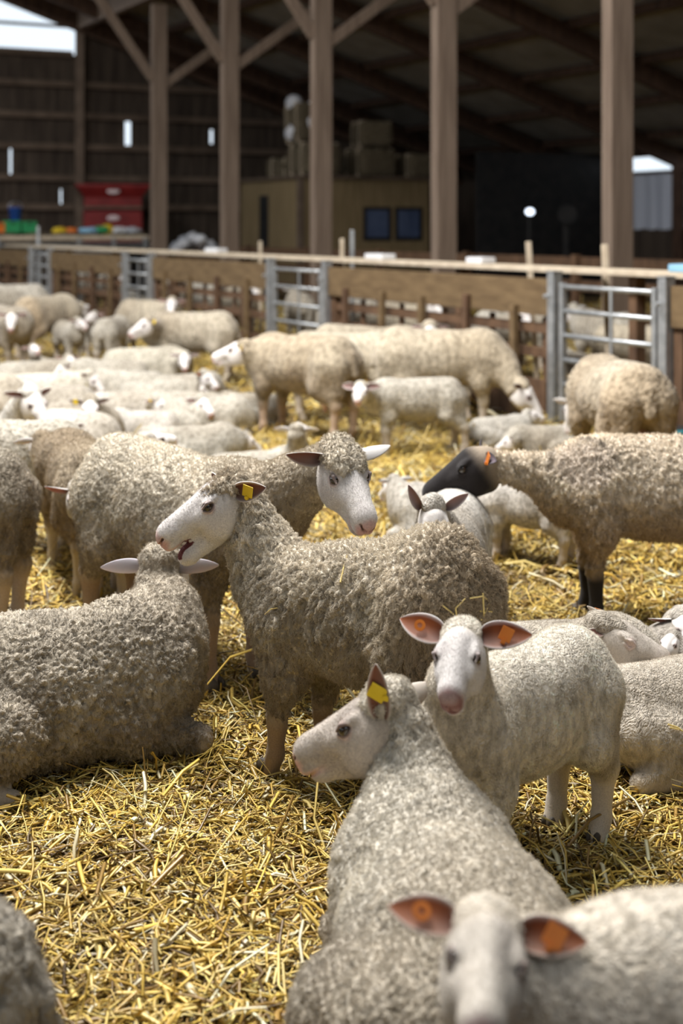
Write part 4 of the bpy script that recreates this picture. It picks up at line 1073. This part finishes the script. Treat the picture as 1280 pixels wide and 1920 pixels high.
# --- lying at the left, head turned away
sheep('ewe', 'dark grey ewe lying at the left edge, seen from behind her turned away head', 'sheep', None, gY(85, 3.87), 24, dict(
    pose='lie', scale=1.0, depth=.88, dz=-.015, res=.0062 * Q, hres=.0032 * Q, mat='fleece_lock', col=(.50, .435, .345), stain=(.23, .17, .11), dirty=.3, seed=8, side=.75,
    poll=at(300, 1066, 4.15), face=78, nod=8, head=1.0, topknot=1.5, lock=dict(LOCK_EWE, size=.021, depth=.011, width=.0048, vert=.5, more=.6), region=lying_dirt_shade,
    ear=(.125, .037), ear_out=(.60, .56, .60), ears=dict(l=dict(dir=(-.15, 1, -.04), open=(1, .1, .3), cup=.7), r=dict(dir=(.25, 1, .12), open=(1, -.1, .3), cup=.7)),
    strands=strands(75000, .0065, clump=.0, mess=.5, rad=.0003)))
# --- lying in front, head in profile
sheep('ewe', 'pale ewe lying at the bottom, white face in profile to the left', 'sheep', None, gY(852, 2.50), 99, dict(face_hair=26000, neck=.84,
    haunch=1.22, knee=.05, 
    pose='lie', scale=.90, depth=.92, res=.0056 * Q, hres=.0027 * Q, mat='fleece_lock', col=(.66, .60, .50), stain=(.38, .30, .21), dirty=.0, seed=12, width=1.06,
    poll=at(730, 1338, 2.87), face=157, nod=30, head=1.08, topknot=1.5, fringe=.75, lock=dict(LOCK_EWE, size=.025, depth=.008, more=.1), region=lying_dirt_shade, face_col=(.62, .55, .48),
    ear=EAR_EWE, ear_in=(.50, .20, .12), ears=dict(l=dict(dir=(-.45, .12, .85), open=(.05, 1, .0), cup=.65, tag='yellow', curl=-.05), r=dict(dir=(-.25, 1, -.05), open=(1, .1, -.2), tag='dark')),
    strands=strands(70000, .009, specks=.04)))
# --- the standing lamb on the right
sheep('lamb', 'white lamb standing at the right, looking at the camera with wide orange-lined ears', 'lamb', None, gY(960, 3.22), 227, dict(face_hair=26000,
    scale=.69, len=.95, res=.0062 * Q, hres=.0032 * Q, mat='fleece_lamb', col=(.86, .78, .66), stain=(.62, .53, .40), dirty=-.2, seed=15, region=lamb_legs, leg=1.35, width=1.0, depth=1.05, neck=.92, legcol=(.68, .59, .47),
    poll=at(866, 1198, 2.93), face=-104, nod=27, tilt=3, head=1.17, fat=1.0, topknot=.45, lock=LOCK_LAMB, legs=dict(fl=(.02, .02), fr=(.0, -.02)), nose_col=(.27, .13, .12), nose_size=.05,
    hx=.80, ear=(.128, .060), ear_all=dict(cup=.75), ear_in=(.62, .17, .045), ears=dict(l=dict(dir=(-.15, 1, -.02), open=(.5, .0, .85), tag='orange'), r=dict(dir=(-.35, 1, .16), open=(.5, .0, .85), tag='orange', shape='button')),
    strands=strands(60000, .0065, clump=.0, mess=.55, rad=.0003)))
# --- the lamb in the bottom right corner
sheep('lamb', 'blurred white lamb in the bottom right corner, nearest to the camera, with orange-lined ears', 'lamb', None, gY(1440, 1.90), 203, dict(face_hair=20000,
    pose='stand', dz=-.02, scale=.84, res=.0065 * Q, hres=.003 * Q, mat='fleece_lamb', col=(.78, .69, .57), stain=(.58, .5, .39), dirty=-.4, seed=19, legcol=(.68,.6,.5), leg=1.3, neck=.95,
    poll=at(912, 1752, 1.74), face=-98, nod=12, tilt=-8, head=.94, topknot=.4, lock=LOCK_LAMB, nose_col=(.22, .12, .11), nose_size=.05, face_col=(.68, .62, .54),
    hx=.82, ear=(.108, .052), ear_all=dict(cup=.75), ear_in=(.60, .17, .05), ears=dict(l=dict(dir=(-.15, 1, .03), open=(.5, .0, .85), tag='orange'), r=dict(dir=(-.15, 1, .0), open=(.5, .0, .85), tag='orange', shape='button')),
    strands=strands(40000, .006, clump=.0, mess=.55, rad=.0003)))
# --- bottom left corner
sheep('ewe', 'dark grey flank of a ewe in the bottom left corner', 'sheep', None, gY(-520, 2.18), 180, dict(
    pose='lie', scale=1.0, res=.009 * Q, mat='fleece_lock', col=(.40, .35, .28), stain=(.24, .19, .13), dirty=.4, seed=22, hb=(.52, .15, .50), face=190, nod=20, lock=LOCK_EWE, region=lying_dirt_shade, strands=strands(26000, .010)))
# --- left edge, standing
sheep('ewe', 'grey ewe at the left edge standing with her hindquarters in the picture', 'sheep', None, gY(-172, 5.12), 172, dict(
    scale=.92, res=.008 * Q, mat='fleece_lock', col=(.47, .43, .35), stain=(.30, .23, .16), dirty=.3, seed=25, hb=(.55, .1, .70), face=180, nod=20, lock=LOCK_FINE, region=low_dirt_shade, legcol=(.50, .38, .27), strands=strands(32000, .010)))
sheep('ewe', 'brown stained ewe with her rump to the camera, between two grey ewes', 'sheep', None, gY(150, 5.9), 112, dict(
    scale=.82, res=.009 * Q, mat='fleece_lock', col=(.42, .34, .24), stain=(.25, .17, .10), dirty=.5, seed=27, hb=(.50, .1, .62), face=110, nod=20, lock=LOCK_FINE, region=low_dirt_shade, strands=strands(24000, .012)))
sheep('lamb', 'lamb hidden behind the ewe with the topknot, only its pink ear showing at the left', 'lamb', None, gY(262, 5.62), 235, dict(
    scale=.66, res=.010 * Q, mat='fleece_lamb', col=(.55, .49, .41), seed=29, poll=at(147, 920, 5.2), face=-75, nod=35, head=1.1, ear=(.12, .044), ear_in=(1.25, .52, .42),
    ears=dict(r=dict(dir=(-.1, 1, .08), open=(.9, 0, -.3)))))
sheep('ewe', 'grey backed ewe behind the brown stained one at the left edge', 'sheep', None, gY(10, 6.5), 165, dict(
    scale=.80, res=.010 * Q, mat='fleece_lock', col=(.52, .47, .39), seed=30, dirty=.2, hb=(.52, .0, .66), face=175, nod=30, lock=LOCK_FINE, depth=1.0))
# --- the black faced ewe on the right
def blackface(V, c):
    k = sstep(.44, .54, V[:, 0] + .0 * V[:, 2])[:, None]
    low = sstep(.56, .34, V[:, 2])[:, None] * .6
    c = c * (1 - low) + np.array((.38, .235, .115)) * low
    pd = np.sqrt(((V[:, 0] - .30) / 1.25) ** 2 + (V[:, 2] - .615) ** 2) + (V[:, 1] < 0) * 1.0     # the shorn patch on her shoulder
    ins = sstep(.10, .07, pd)[:, None] * .4; c = c * (1 - ins) + np.array((.52, .43, .38)) * ins
    rg = (sstep(.086, .094, pd) * sstep(.112, .102, pd) * sstep(.58, .66, V[:, 2] + .2 * V[:, 0] - .05))[:, None] * .55; c = c * (1 - rg) + np.array((.16, .12, .10)) * rg
    return c
sheep('ewe', 'cream ewe with black face and black legs standing at the right edge', 'sheep', None, gY(1232, 5.24), 181, dict(
    scale=.97, res=.0075 * Q, hres=.004 * Q, mat='fleece_lock', col=(.80, .68, .53), stain=(.38, .27, .17), dirty=-.2, seed=33, neck=.80, knot_r=.5, poll=at(906, 856, 5.16), face=183, nod=34, head=1.10, topknot=.35,
    lock=LOCK_SHAG, region=blackface, legcol=(.022, .018, .016), face_col=(.024, .020, .020), nose_col=(.05, .04, .04), ear=(.125, .033), ear_out=(.10, .085, .09), ear_in=(.42, .33, .38),
    ears=dict(l=dict(dir=(-.10, 1, .02), open=(.55, .2, .75), cup=.8, tag='orange'), r=dict(dir=(-.2, 1, .1))), strands=strands(50000, .013, clump=.5)))
# --- behind the calling ewe
sheep('lamb', 'white lamb behind the rump of the calling ewe, ears up in a V', 'lamb', None, gY(842, 4.90), -98, dict(
    scale=.71, res=.009 * Q, hres=.0045 * Q, mat='fleece_lamb', col=(.80, .75, .68), seed=36, poll=at(812, 956, 4.42), face=-82, nod=58, head=1.05, topknot=1.1, fringe=.6, lock=LOCK_LAMB, ear=(.115, .036), ear_in=(.85, .58, .54),
    ears=dict(r=dict(dir=(-.75, .5, .45), open=(.5, .6, .8), cup=1.3), l=dict(dir=(-.40, .85, .30), open=(.5, -.1, .8), cup=1.2)), strands=strands(20000, .006, clump=.0, mess=.5, rad=.0003)))
sheep('lamb', 'pale lamb lying on the straw behind the black face', 'lamb', None, gY(835, 6.5), 150, dict(
    pose='lie', scale=.60, res=.011 * Q, mat='fleece_lamb', col=(.72, .68, .62), seed=38, hb=(.5, -.1, .42), face=120, nod=40))
sheep('lamb', 'small lamb standing on the straw under the neck of the black faced ewe', 'lamb', None, gp(985, 1050), 148, dict(
    scale=.47, res=.009 * Q, mat='fleece_lamb', col=(.68, .62, .55), seed=40, leg=1.45, hb=(.44, 0, .46), face=150, nod=60, head=1.25))
# --- the huddle at the right edge
sheep('lamb', 'pale lamb lying at the right edge under the chin of the sleeping lamb', 'lamb', None, gY(1290, 3.86), 24, dict(
    pose='lie', scale=.66, res=.0065 * Q, mat='fleece_lamb', col=(.78, .71, .61), stain=(.50, .41, .31), dirty=.0, seed=43, hb=(.52, .1, .36), face=20, nod=30, lock=LOCK_LAMB, region=lying_soft_shade, strands=strands(36000, .0065, clump=.0, mess=.55, rad=.0003)))
sheep('lamb', 'sleeping lamb with closed eyes and an orange ear tag resting its chin to the right', 'lamb', None, gY(1040, 4.10), 5, dict(face_hair=24000,
    pose='lie', scale=.72, res=.007 * Q, hres=.003 * Q, mat='fleece_lamb', col=(.76, .69, .59), seed=45, poll=at(1134, 1182, 3.98), face=-16, nod=24, head=1.22, hx=.80, fat=1.12, asleep=True, topknot=.8, fringe=.9, face_col=(.68, .61, .53), lock=LOCK_LAMB, nose_col=(.60, .38, .35),
    ear=(.085, .028), ears=dict(l=dict(dir=(-1, .5, .25), open=(.2, .8, .5), tag='orange'), r=dict(dir=(-1, .5, -.5), open=(0, .6, .8), cup=.8)), strands=strands(30000, .0065, clump=.0, mess=.5, rad=.0003)))
sheep('lamb', 'lamb at the right edge with an orange-lined ear, behind the sleeping one', 'lamb', None, gY(1400, 4.55), 190, dict(
    pose='lie', scale=.58, res=.008 * Q, mat='fleece_lamb', col=(.62, .56, .48), seed=47, poll=at(1276, 1162, 4.42), face=-80, nod=30, head=1.1, topknot=1.3, ear_in=(.60, .22, .12), ear=(.11, .034),
    ears=dict(r=dict(dir=(-.1, 1, -.1), open=(.9, 0, -.4)))))
sheep('lamb', 'lamb with a pink nose looking over the lying lamb at the right edge', 'lamb', None, gY(1330, 4.36), 150, dict(
    pose='lie', scale=.50, res=.008 * Q, hres=.004 * Q, mat='fleece_lamb', col=(.70, .65, .60), seed=48, poll=at(1262, 1196, 4.36), face=-128, nod=28, head=.9, topknot=.8, nose_col=(.66, .36, .34)))

# --- middle distance: standing
def mid(name, label, spot, heading, hb, face, nod=25, group=None, **k):
    S = dict(res=(.013 if k.get('pose') == 'lie' or spot[1] > 11 else .011) * max(Q, .9), mat='fleece_far', hb=hb, face=face, nod=nod)
    S.update(k); S['autofit'] = True
    if S.get('pose') == 'lie': S['scale'] = S.get('scale', 1) * (.76 if name == 'lamb' else .86)
    else: S['scale'] = S.get('scale', 1) * .94
    if name == 'lamb': S.setdefault('hx', .85); S['head'] = S.get('head', 1.0) * 1.12
    return sheep(name, label, 'lamb' if name == 'lamb' else 'sheep', group, spot, heading, S)
CREAM = (.48, .41, .31); PALE = (.50, .455, .385); GREYW = (.54, .50, .43)
UP = (.47, 0, .82); GRAZE = (.62, 0, .34)
mid('lamb', 'white lamb standing sideways in front of the big grazing ewe, face to the camera', gp(790, 846), 183, None, -98, 25, poll=at(676, 727, 8.95), scale=.72, col=PALE, leg=1.35, head=1.0, ear=EAR_LAMB, legs=dict(hl=(-.08, 0)), res=.009 * Q, hres=.004, ear_in=(.60, .34, .30))
mid('ewe', 'cream ewe with a pink udder turned away, left of the sideways white lamb', gp(560, 818), 139, None, 170, 20, poll=at(457, 652, 9.95), scale=1.06, col=CREAM, stain=(.36, .27, .17), dirty=.2, region=low_dirt_shade, udder=True, res=.010 * Q, width=1.05, ears=dict(l=dict(tag='yellow')), legcol=(.5, .36, .26))
mid('ewe', 'big cream ewe bending her head down by the fence, behind the sideways white lamb', gp(830, 806), -6, None, -18, 58, poll=at(978, 726, 9.9), scale=1.08, col=(.52, .44, .33), stain=(.36, .27, .17), dirty=.2, res=.010 * Q, width=1.05)
mid('ewe', 'ewe seen from behind at the right, near the steel gate', gp(1152, 862), 99, None, 100, 60, hb=None, poll=at(1120, 800, 9.4), scale=1.0, col=(.50, .43, .33), stain=(.30, .22, .14), dirty=.35, region=rump_brown, res=.0095 * Q, width=1.18, lock=LOCK_FINE) if False else \
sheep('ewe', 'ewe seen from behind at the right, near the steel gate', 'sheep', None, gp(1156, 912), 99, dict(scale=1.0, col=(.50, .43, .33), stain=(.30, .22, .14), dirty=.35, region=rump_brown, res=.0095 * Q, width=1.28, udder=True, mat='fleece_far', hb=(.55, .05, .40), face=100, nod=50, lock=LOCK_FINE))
mid('ewe', 'cream ewe standing by the largest barrier with her head turned to the camera', gY(690, 11.35), 0, None, -92, 30, poll=at(806, 616, 11.1), scale=1.0, col=CREAM, ear_in=(.4, .2, .15))
mid('ewe', 'cream ewe standing between the turned away ewe and the big bending one', gY(655, 10.75), 3, (.52, -.05, .62), 10, 30, scale=.98, col=(.60, .52, .40), dirty=.3)
mid('ewe', 'ewe looking right past the big bending ewe, a pale green ear tag on her', gY(850, 11.0), -50, None, -25, 25, poll=at(902, 655, 10.5), scale=.92, col=CREAM, ears=dict(r=dict(tag='green')))
mid('lamb', 'grey lamb lying below the bending head of the big ewe', gp(940, 838), 20, (.42, 0, .45), 10, 20, pose='lie', scale=.62, col=(.56, .52, .46))
mid('lamb', 'pale lamb curled up between the grey lamb and the ewe seen from behind', gp(1010, 862), 190, (.40, .2, .30), 160, 35, pose='lie', scale=.66, col=PALE)
mid('lamb', 'white lamb lying behind the grey topknot ewe, a yellow tag in each ear', gY(478, 7.6), 22, None, 80, 5, pose='lie', scale=.82, poll=at(556, 806, 7.5), head=1.1, col=PALE, ear=(.11, .034), ears=dict(l=dict(dir=(-.05, 1, .1), tag='yellow'), r=dict(dir=(-.05, 1, .1), tag='yellow')), ear_out=(.80, .74, .72))
mid('ewe', 'cream ewe standing in profile in front of the middle barrier', gp(368, 712), 176, None, 215, 30, poll=at(278, 604, 13.0), scale=.98, col=(.52, .45, .35), ears=dict(l=dict(tag='yellow')), ear_in=(.6, .4, .35))
mid('ewe', 'white faced ewe looking at the camera over the ewe in profile', gY(285, 15.2), -40, None, -85, 28, poll=at(322, 566, 14.8), scale=1.0, col=CREAM)
mid('lamb', 'lamb seen from behind left of the ewe in profile', gp(212, 690), 80, (.5, .1, .55), 100, 40, scale=.78, col=PALE, leg=1.3)
mid('lamb', 'pale lamb standing at the right of a pair, by the left barrier', gY(172, 15.9), -75, (.45, .0, .74), -120, 25, scale=.70, col=PALE, leg=1.3)
mid('lamb', 'pale lamb standing at the left of a pair, by the left barrier', gY(130, 15.2), -60, (.45, .0, .74), -40, 25, scale=.66, col=PALE, leg=1.3)
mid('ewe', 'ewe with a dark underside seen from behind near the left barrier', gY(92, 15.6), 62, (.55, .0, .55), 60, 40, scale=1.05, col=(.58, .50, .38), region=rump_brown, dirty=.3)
mid('ewe', 'white faced grey ewe looking at the camera at the left edge', gY(10, 14.2), -50, None, -80, 35, poll=at(22, 592, 13.8), scale=1.0, col=(.46, .41, .34), dirty=.3)
mid('ewe', 'pale backed ewe furthest away at the left edge', gY(20, 18.5), 170, (.5, 0, .6), 170, 40, scale=1.05, col=PALE)
# --- middle distance: the lying flock on the left
mid('ewe', 'white faced ewe lying with her head up in front of the ewe in profile', gp(262, 722), 8, None, -82, 30, pose='lie', poll=at(346, 668, 12.6), scale=.98, col=(.54, .49, .40), ear_in=(.62, .42, .36))
mid('lamb', 'lamb lying with a rusty mark behind its ear, facing right', gp(362, 762), 15, None, -30, 40, pose='lie', poll=at(384, 702, 11.2), scale=.85, col=PALE, ear_in=(.45, .15, .06), ears=dict(r=dict(tag='orange')))
mid('lamb', 'pale lamb lying with lowered head left of the ewe with her head up', gp(200, 742), 185, (.48, .05, .36), 200, 45, pose='lie', scale=.95, col=PALE)
mid('lamb', 'lamb with pricked ears peeping up behind the lying flock', gp(118, 732), 170, (.42, .1, .62), -60, 10, pose='lie', scale=.8, col=PALE)
mid('ewe', 'brown grey back of a big ewe lying near the left edge', gp(-70, 806), 172, (.52, .0, .40), 175, 40, pose='lie', scale=1.1, depth=1.1, col=(.47, .41, .33), dirty=.4)
mid('lamb', 'lamb looking at the camera with dark ears and a yellow tag, amid the lying flock', gp(205, 830), 5, None, -75, 38, pose='lie', poll=at(168, 756, 8.95), scale=.9, head=1.1, col=PALE, ear=(.11, .030), ear_in=(.30, .13, .06), ears=dict(r=dict(tag='yellow')), hres=.004, nose_col=(.50, .36, .34))
mid('lamb', 'pale lamb curled up behind the pink eared one', gp(262, 836), 170, (.40, .22, .28), 130, 40, pose='lie', scale=.72, col=(.58, .53, .47))
mid('lamb', 'lamb lying with a round yellow tag, left of the blue tagged one', gp(236, 797), 8, None, -10, 40, pose='lie', poll=at(292, 752, 9.9), scale=.86, col=(.64, .59, .52), ears=dict(r=dict(tag='yellow', shape='button', dir=(-.5, 1, -.3), open=(.1, .3, 1))))
mid('lamb', 'lamb lying with a blue ear tag in the middle of the flock', gp(328, 806), 185, None, -40, 40, pose='lie', poll=at(340, 752, 10.0), scale=.86, col=PALE, ears=dict(l=dict(tag='blue')))
mid('lamb', 'lamb lying with its head up and ear pricked, right of the blue tagged one', gp(418, 822), 0, None, -55, 30, pose='lie', poll=at(378, 752, 9.7), scale=.88, col=PALE)
mid('lamb', 'pale lamb lying at the right end of the flock, left of the turned away ewe', gp(462, 800), 175, (.35, .25, .25), 100, 40, pose='lie', scale=.75, col=PALE)
mid('ewe', 'long grey back of a ewe lying behind the topknot ewe', gp(365, 882), 12, (.50, .15, .28), 30, 40, pose='lie', scale=.72, col=(.54, .51, .45))
mid('lamb', 'lamb with one big pink ear lying just behind the topknot ewe', gY(262, 7.45), 10, None, 40, 5, pose='lie', poll=at(276, 822, 7.15), scale=.82, head=1.1, col=(.58, .53, .47), ear=(.125, .035), ear_in=(.72, .42, .46), ear_out=(.74, .50, .54), ears=dict(r=dict(dir=(-.05, 1, -.1), open=(.6, 0, -.8))))
mid('lamb', 'white lamb lying at the left edge with dark spots by its eye', gp(40, 862), 168, None, -45, 45, pose='lie', poll=at(58, 742, 8.3), scale=1.1, head=1.1, depth=1.1, col=(.60, .56, .50), face_col=(.78, .74, .70))
mid('lamb', 'pale lamb lying behind the dark eared one on the left', gp(95, 800), 165, (.45, .1, .40), 150, 35, pose='lie', scale=.95, col=(.56, .52, .46))
mid('lamb', 'lamb at the left edge with an orange tag in its ear', gY(-8, 7.95), 178, None, -140, 25, pose='lie', poll=at(22, 796, 7.3), scale=.85, col=PALE, ears=dict(l=dict(tag='orange', dir=(-.3, 1, .1))))
mid('lamb', 'lamb with a drooping brown ear in front of the dark eared one', gY(95, 7.25), 150, None, -70, 45, pose='lie', poll=at(118, 792, 7.45), scale=.85, col=PALE, ear_in=(.32, .13, .06))
mid('lamb', 'pale lamb lying behind the round tagged one', gp(232, 766), 178, (.45, .05, .34), 170, 40, pose='lie', scale=.92, col=PALE)
mid('lamb', 'pale lamb lying between the rusty marked lamb and the blue tagged one', gp(300, 782), 5, (.42, .0, .36), 20, 40, pose='lie', scale=.85, col=PALE)
mid('lamb', 'sandy lamb lying with lowered head left of the flock', gp(88, 772), 8, (.48, .0, .40), -20, 50, pose='lie', scale=.92, col=(.66, .60, .50))
mid('lamb', 'white lamb lying at the back of the flock near the left edge', gp(60, 742), 10, (.45, .1, .45), -50, 35, pose='lie', scale=.9, col=PALE)
# --- the next pens, seen through the barriers
def su(u, t):
    k = (u - 640) / FPX; a = P0 + t * PV
    return (k * a[1] - a[0]) / (RV[0] - k * RV[1])
def gst(u, t):
    q_ = st(su(u, t), t); return (q_.x, q_.y)
BEY = [(672, -1.9, 112, 'stand', PALE), (760, -1.85, -55, 'stand', CREAM), (850, -1.8, 125, 'lie', PALE), (940, -1.9, -70, 'stand', PALE), (1075, -1.9, 110, 'lie', PALE), (1190, -1.9, -60, 'stand', CREAM), (1130, -.9, 120, 'stand', PALE), (560, -1.8, 100, 'stand', PALE),
       (452, -1.9, -65, 'stand', CREAM), (385, -1.9, 120, 'stand', PALE), (318, -1.9, 110, 'stand', PALE), (590, -1.0, 115, 'lie', PALE), (208, -1.9, -60, 'stand', PALE), (155, -1.9, 118, 'stand', PALE), (1000, -1.0, -60, 'stand', PALE), (258, -1.9, 120, 'lie', PALE)]
BL = ['pale sheep seen through the left end of the largest barrier', 'cream sheep seen through the second opening of the largest barrier', 'pale sheep lying behind the middle of the largest barrier', 'pale sheep seen through the right end of the largest barrier',
      'pale sheep lying behind the nearest steel gate', 'cream sheep standing behind the right half of the nearest gate', 'pale sheep standing deep behind the nearest steel gate', 'pale sheep standing behind the gate between the large barriers',
      'cream sheep seen through the right end of the middle barrier', 'pale sheep seen through the middle of the middle barrier', 'pale sheep seen through the left end of the middle barrier', 'pale sheep lying behind the gate between the large barriers',
      'pale sheep seen through the right end of the left barrier', 'pale sheep seen through the middle of the left barrier', 'pale sheep standing deep behind the right end of the largest barrier', 'pale sheep lying behind the narrow gate']
for (u, t_, hd, ps, cl), lb in zip(BEY, BL):
    mid('sheep', lb, gst(u, t_), hd, (.50, 0, .72) if ps == 'stand' else (.45, 0, .48), hd, 25, pose=ps, scale=.95, col=cl, res=.02)

# --- stray straws caught in the fleece
from mathutils.bvhtree import BVHTree
m, nt, b = new_mat('pale_stalk'); b.inputs['Base Color'].default_value = (.80, .62, .24, 1); b.inputs['Roughness'].default_value = .4; M['straw_stalk'] = m
def on_fleece(o):
    me = o.data; V = [o.matrix_world @ v.co for v in me.vertices]; tr = BVHTree.FromPolygons(V, [tuple(p_.vertices) for p_ in me.polygons])
    def hit(u, v):
        d = (at(u, v, 1.0) - Vector((0, 0, CAM_H))).normalized(); h = tr.ray_cast(Vector((0, 0, CAM_H)), d)
        return h[0] - d * .007 if h[0] else None
    return hit
def wisp(hit, label, strokes, r=.0023):
    mb = MB(); n = 0
    for st_ in strokes:
        pts = [hit(*q_) for q_ in st_]
        pts = [q_ for q_ in pts if q_ is not None]
        for a, b_ in zip(pts, pts[1:]): mb.tube(a, b_, r, 6); n += 1
    if n: return tag(mb.build('straw_wisp', M['straw_stalk']), label, 'straw', 'straws caught in fleece')
    mb.bm.free()
h1 = on_fleece(ALL_SHEEP[0][0])
wisp(h1, 'tangle of straw stuck on the rump of the calling ewe', [[(905, 1112), (907, 1150), (904, 1192)], [(880, 1122), (905, 1118), (918, 1128)], [(908, 1150), (920, 1128)], [(900, 1146), (922, 1147)], [(902, 1162), (921, 1162)], [(856, 1160), (854, 1140), (872, 1122)], [(828, 1134), (850, 1152)]])
wisp(h1, 'single straw stuck upright on the flank of the calling ewe', [[(650, 1042), (643, 1068), (638, 1092)]])
wisp(h1, 'thin curved straw on the shoulder of the calling ewe', [[(496, 1152), (508, 1142), (520, 1140)]], .0015)
h2 = on_fleece([o for o, S in ALL_SHEEP if 'under the chin' in o['label']][0])
wisp(h2, 'straw lying on the pale lamb at the right edge', [[(1252, 1358), (1270, 1364), (1279, 1371)], [(1256, 1364), (1272, 1368)]])
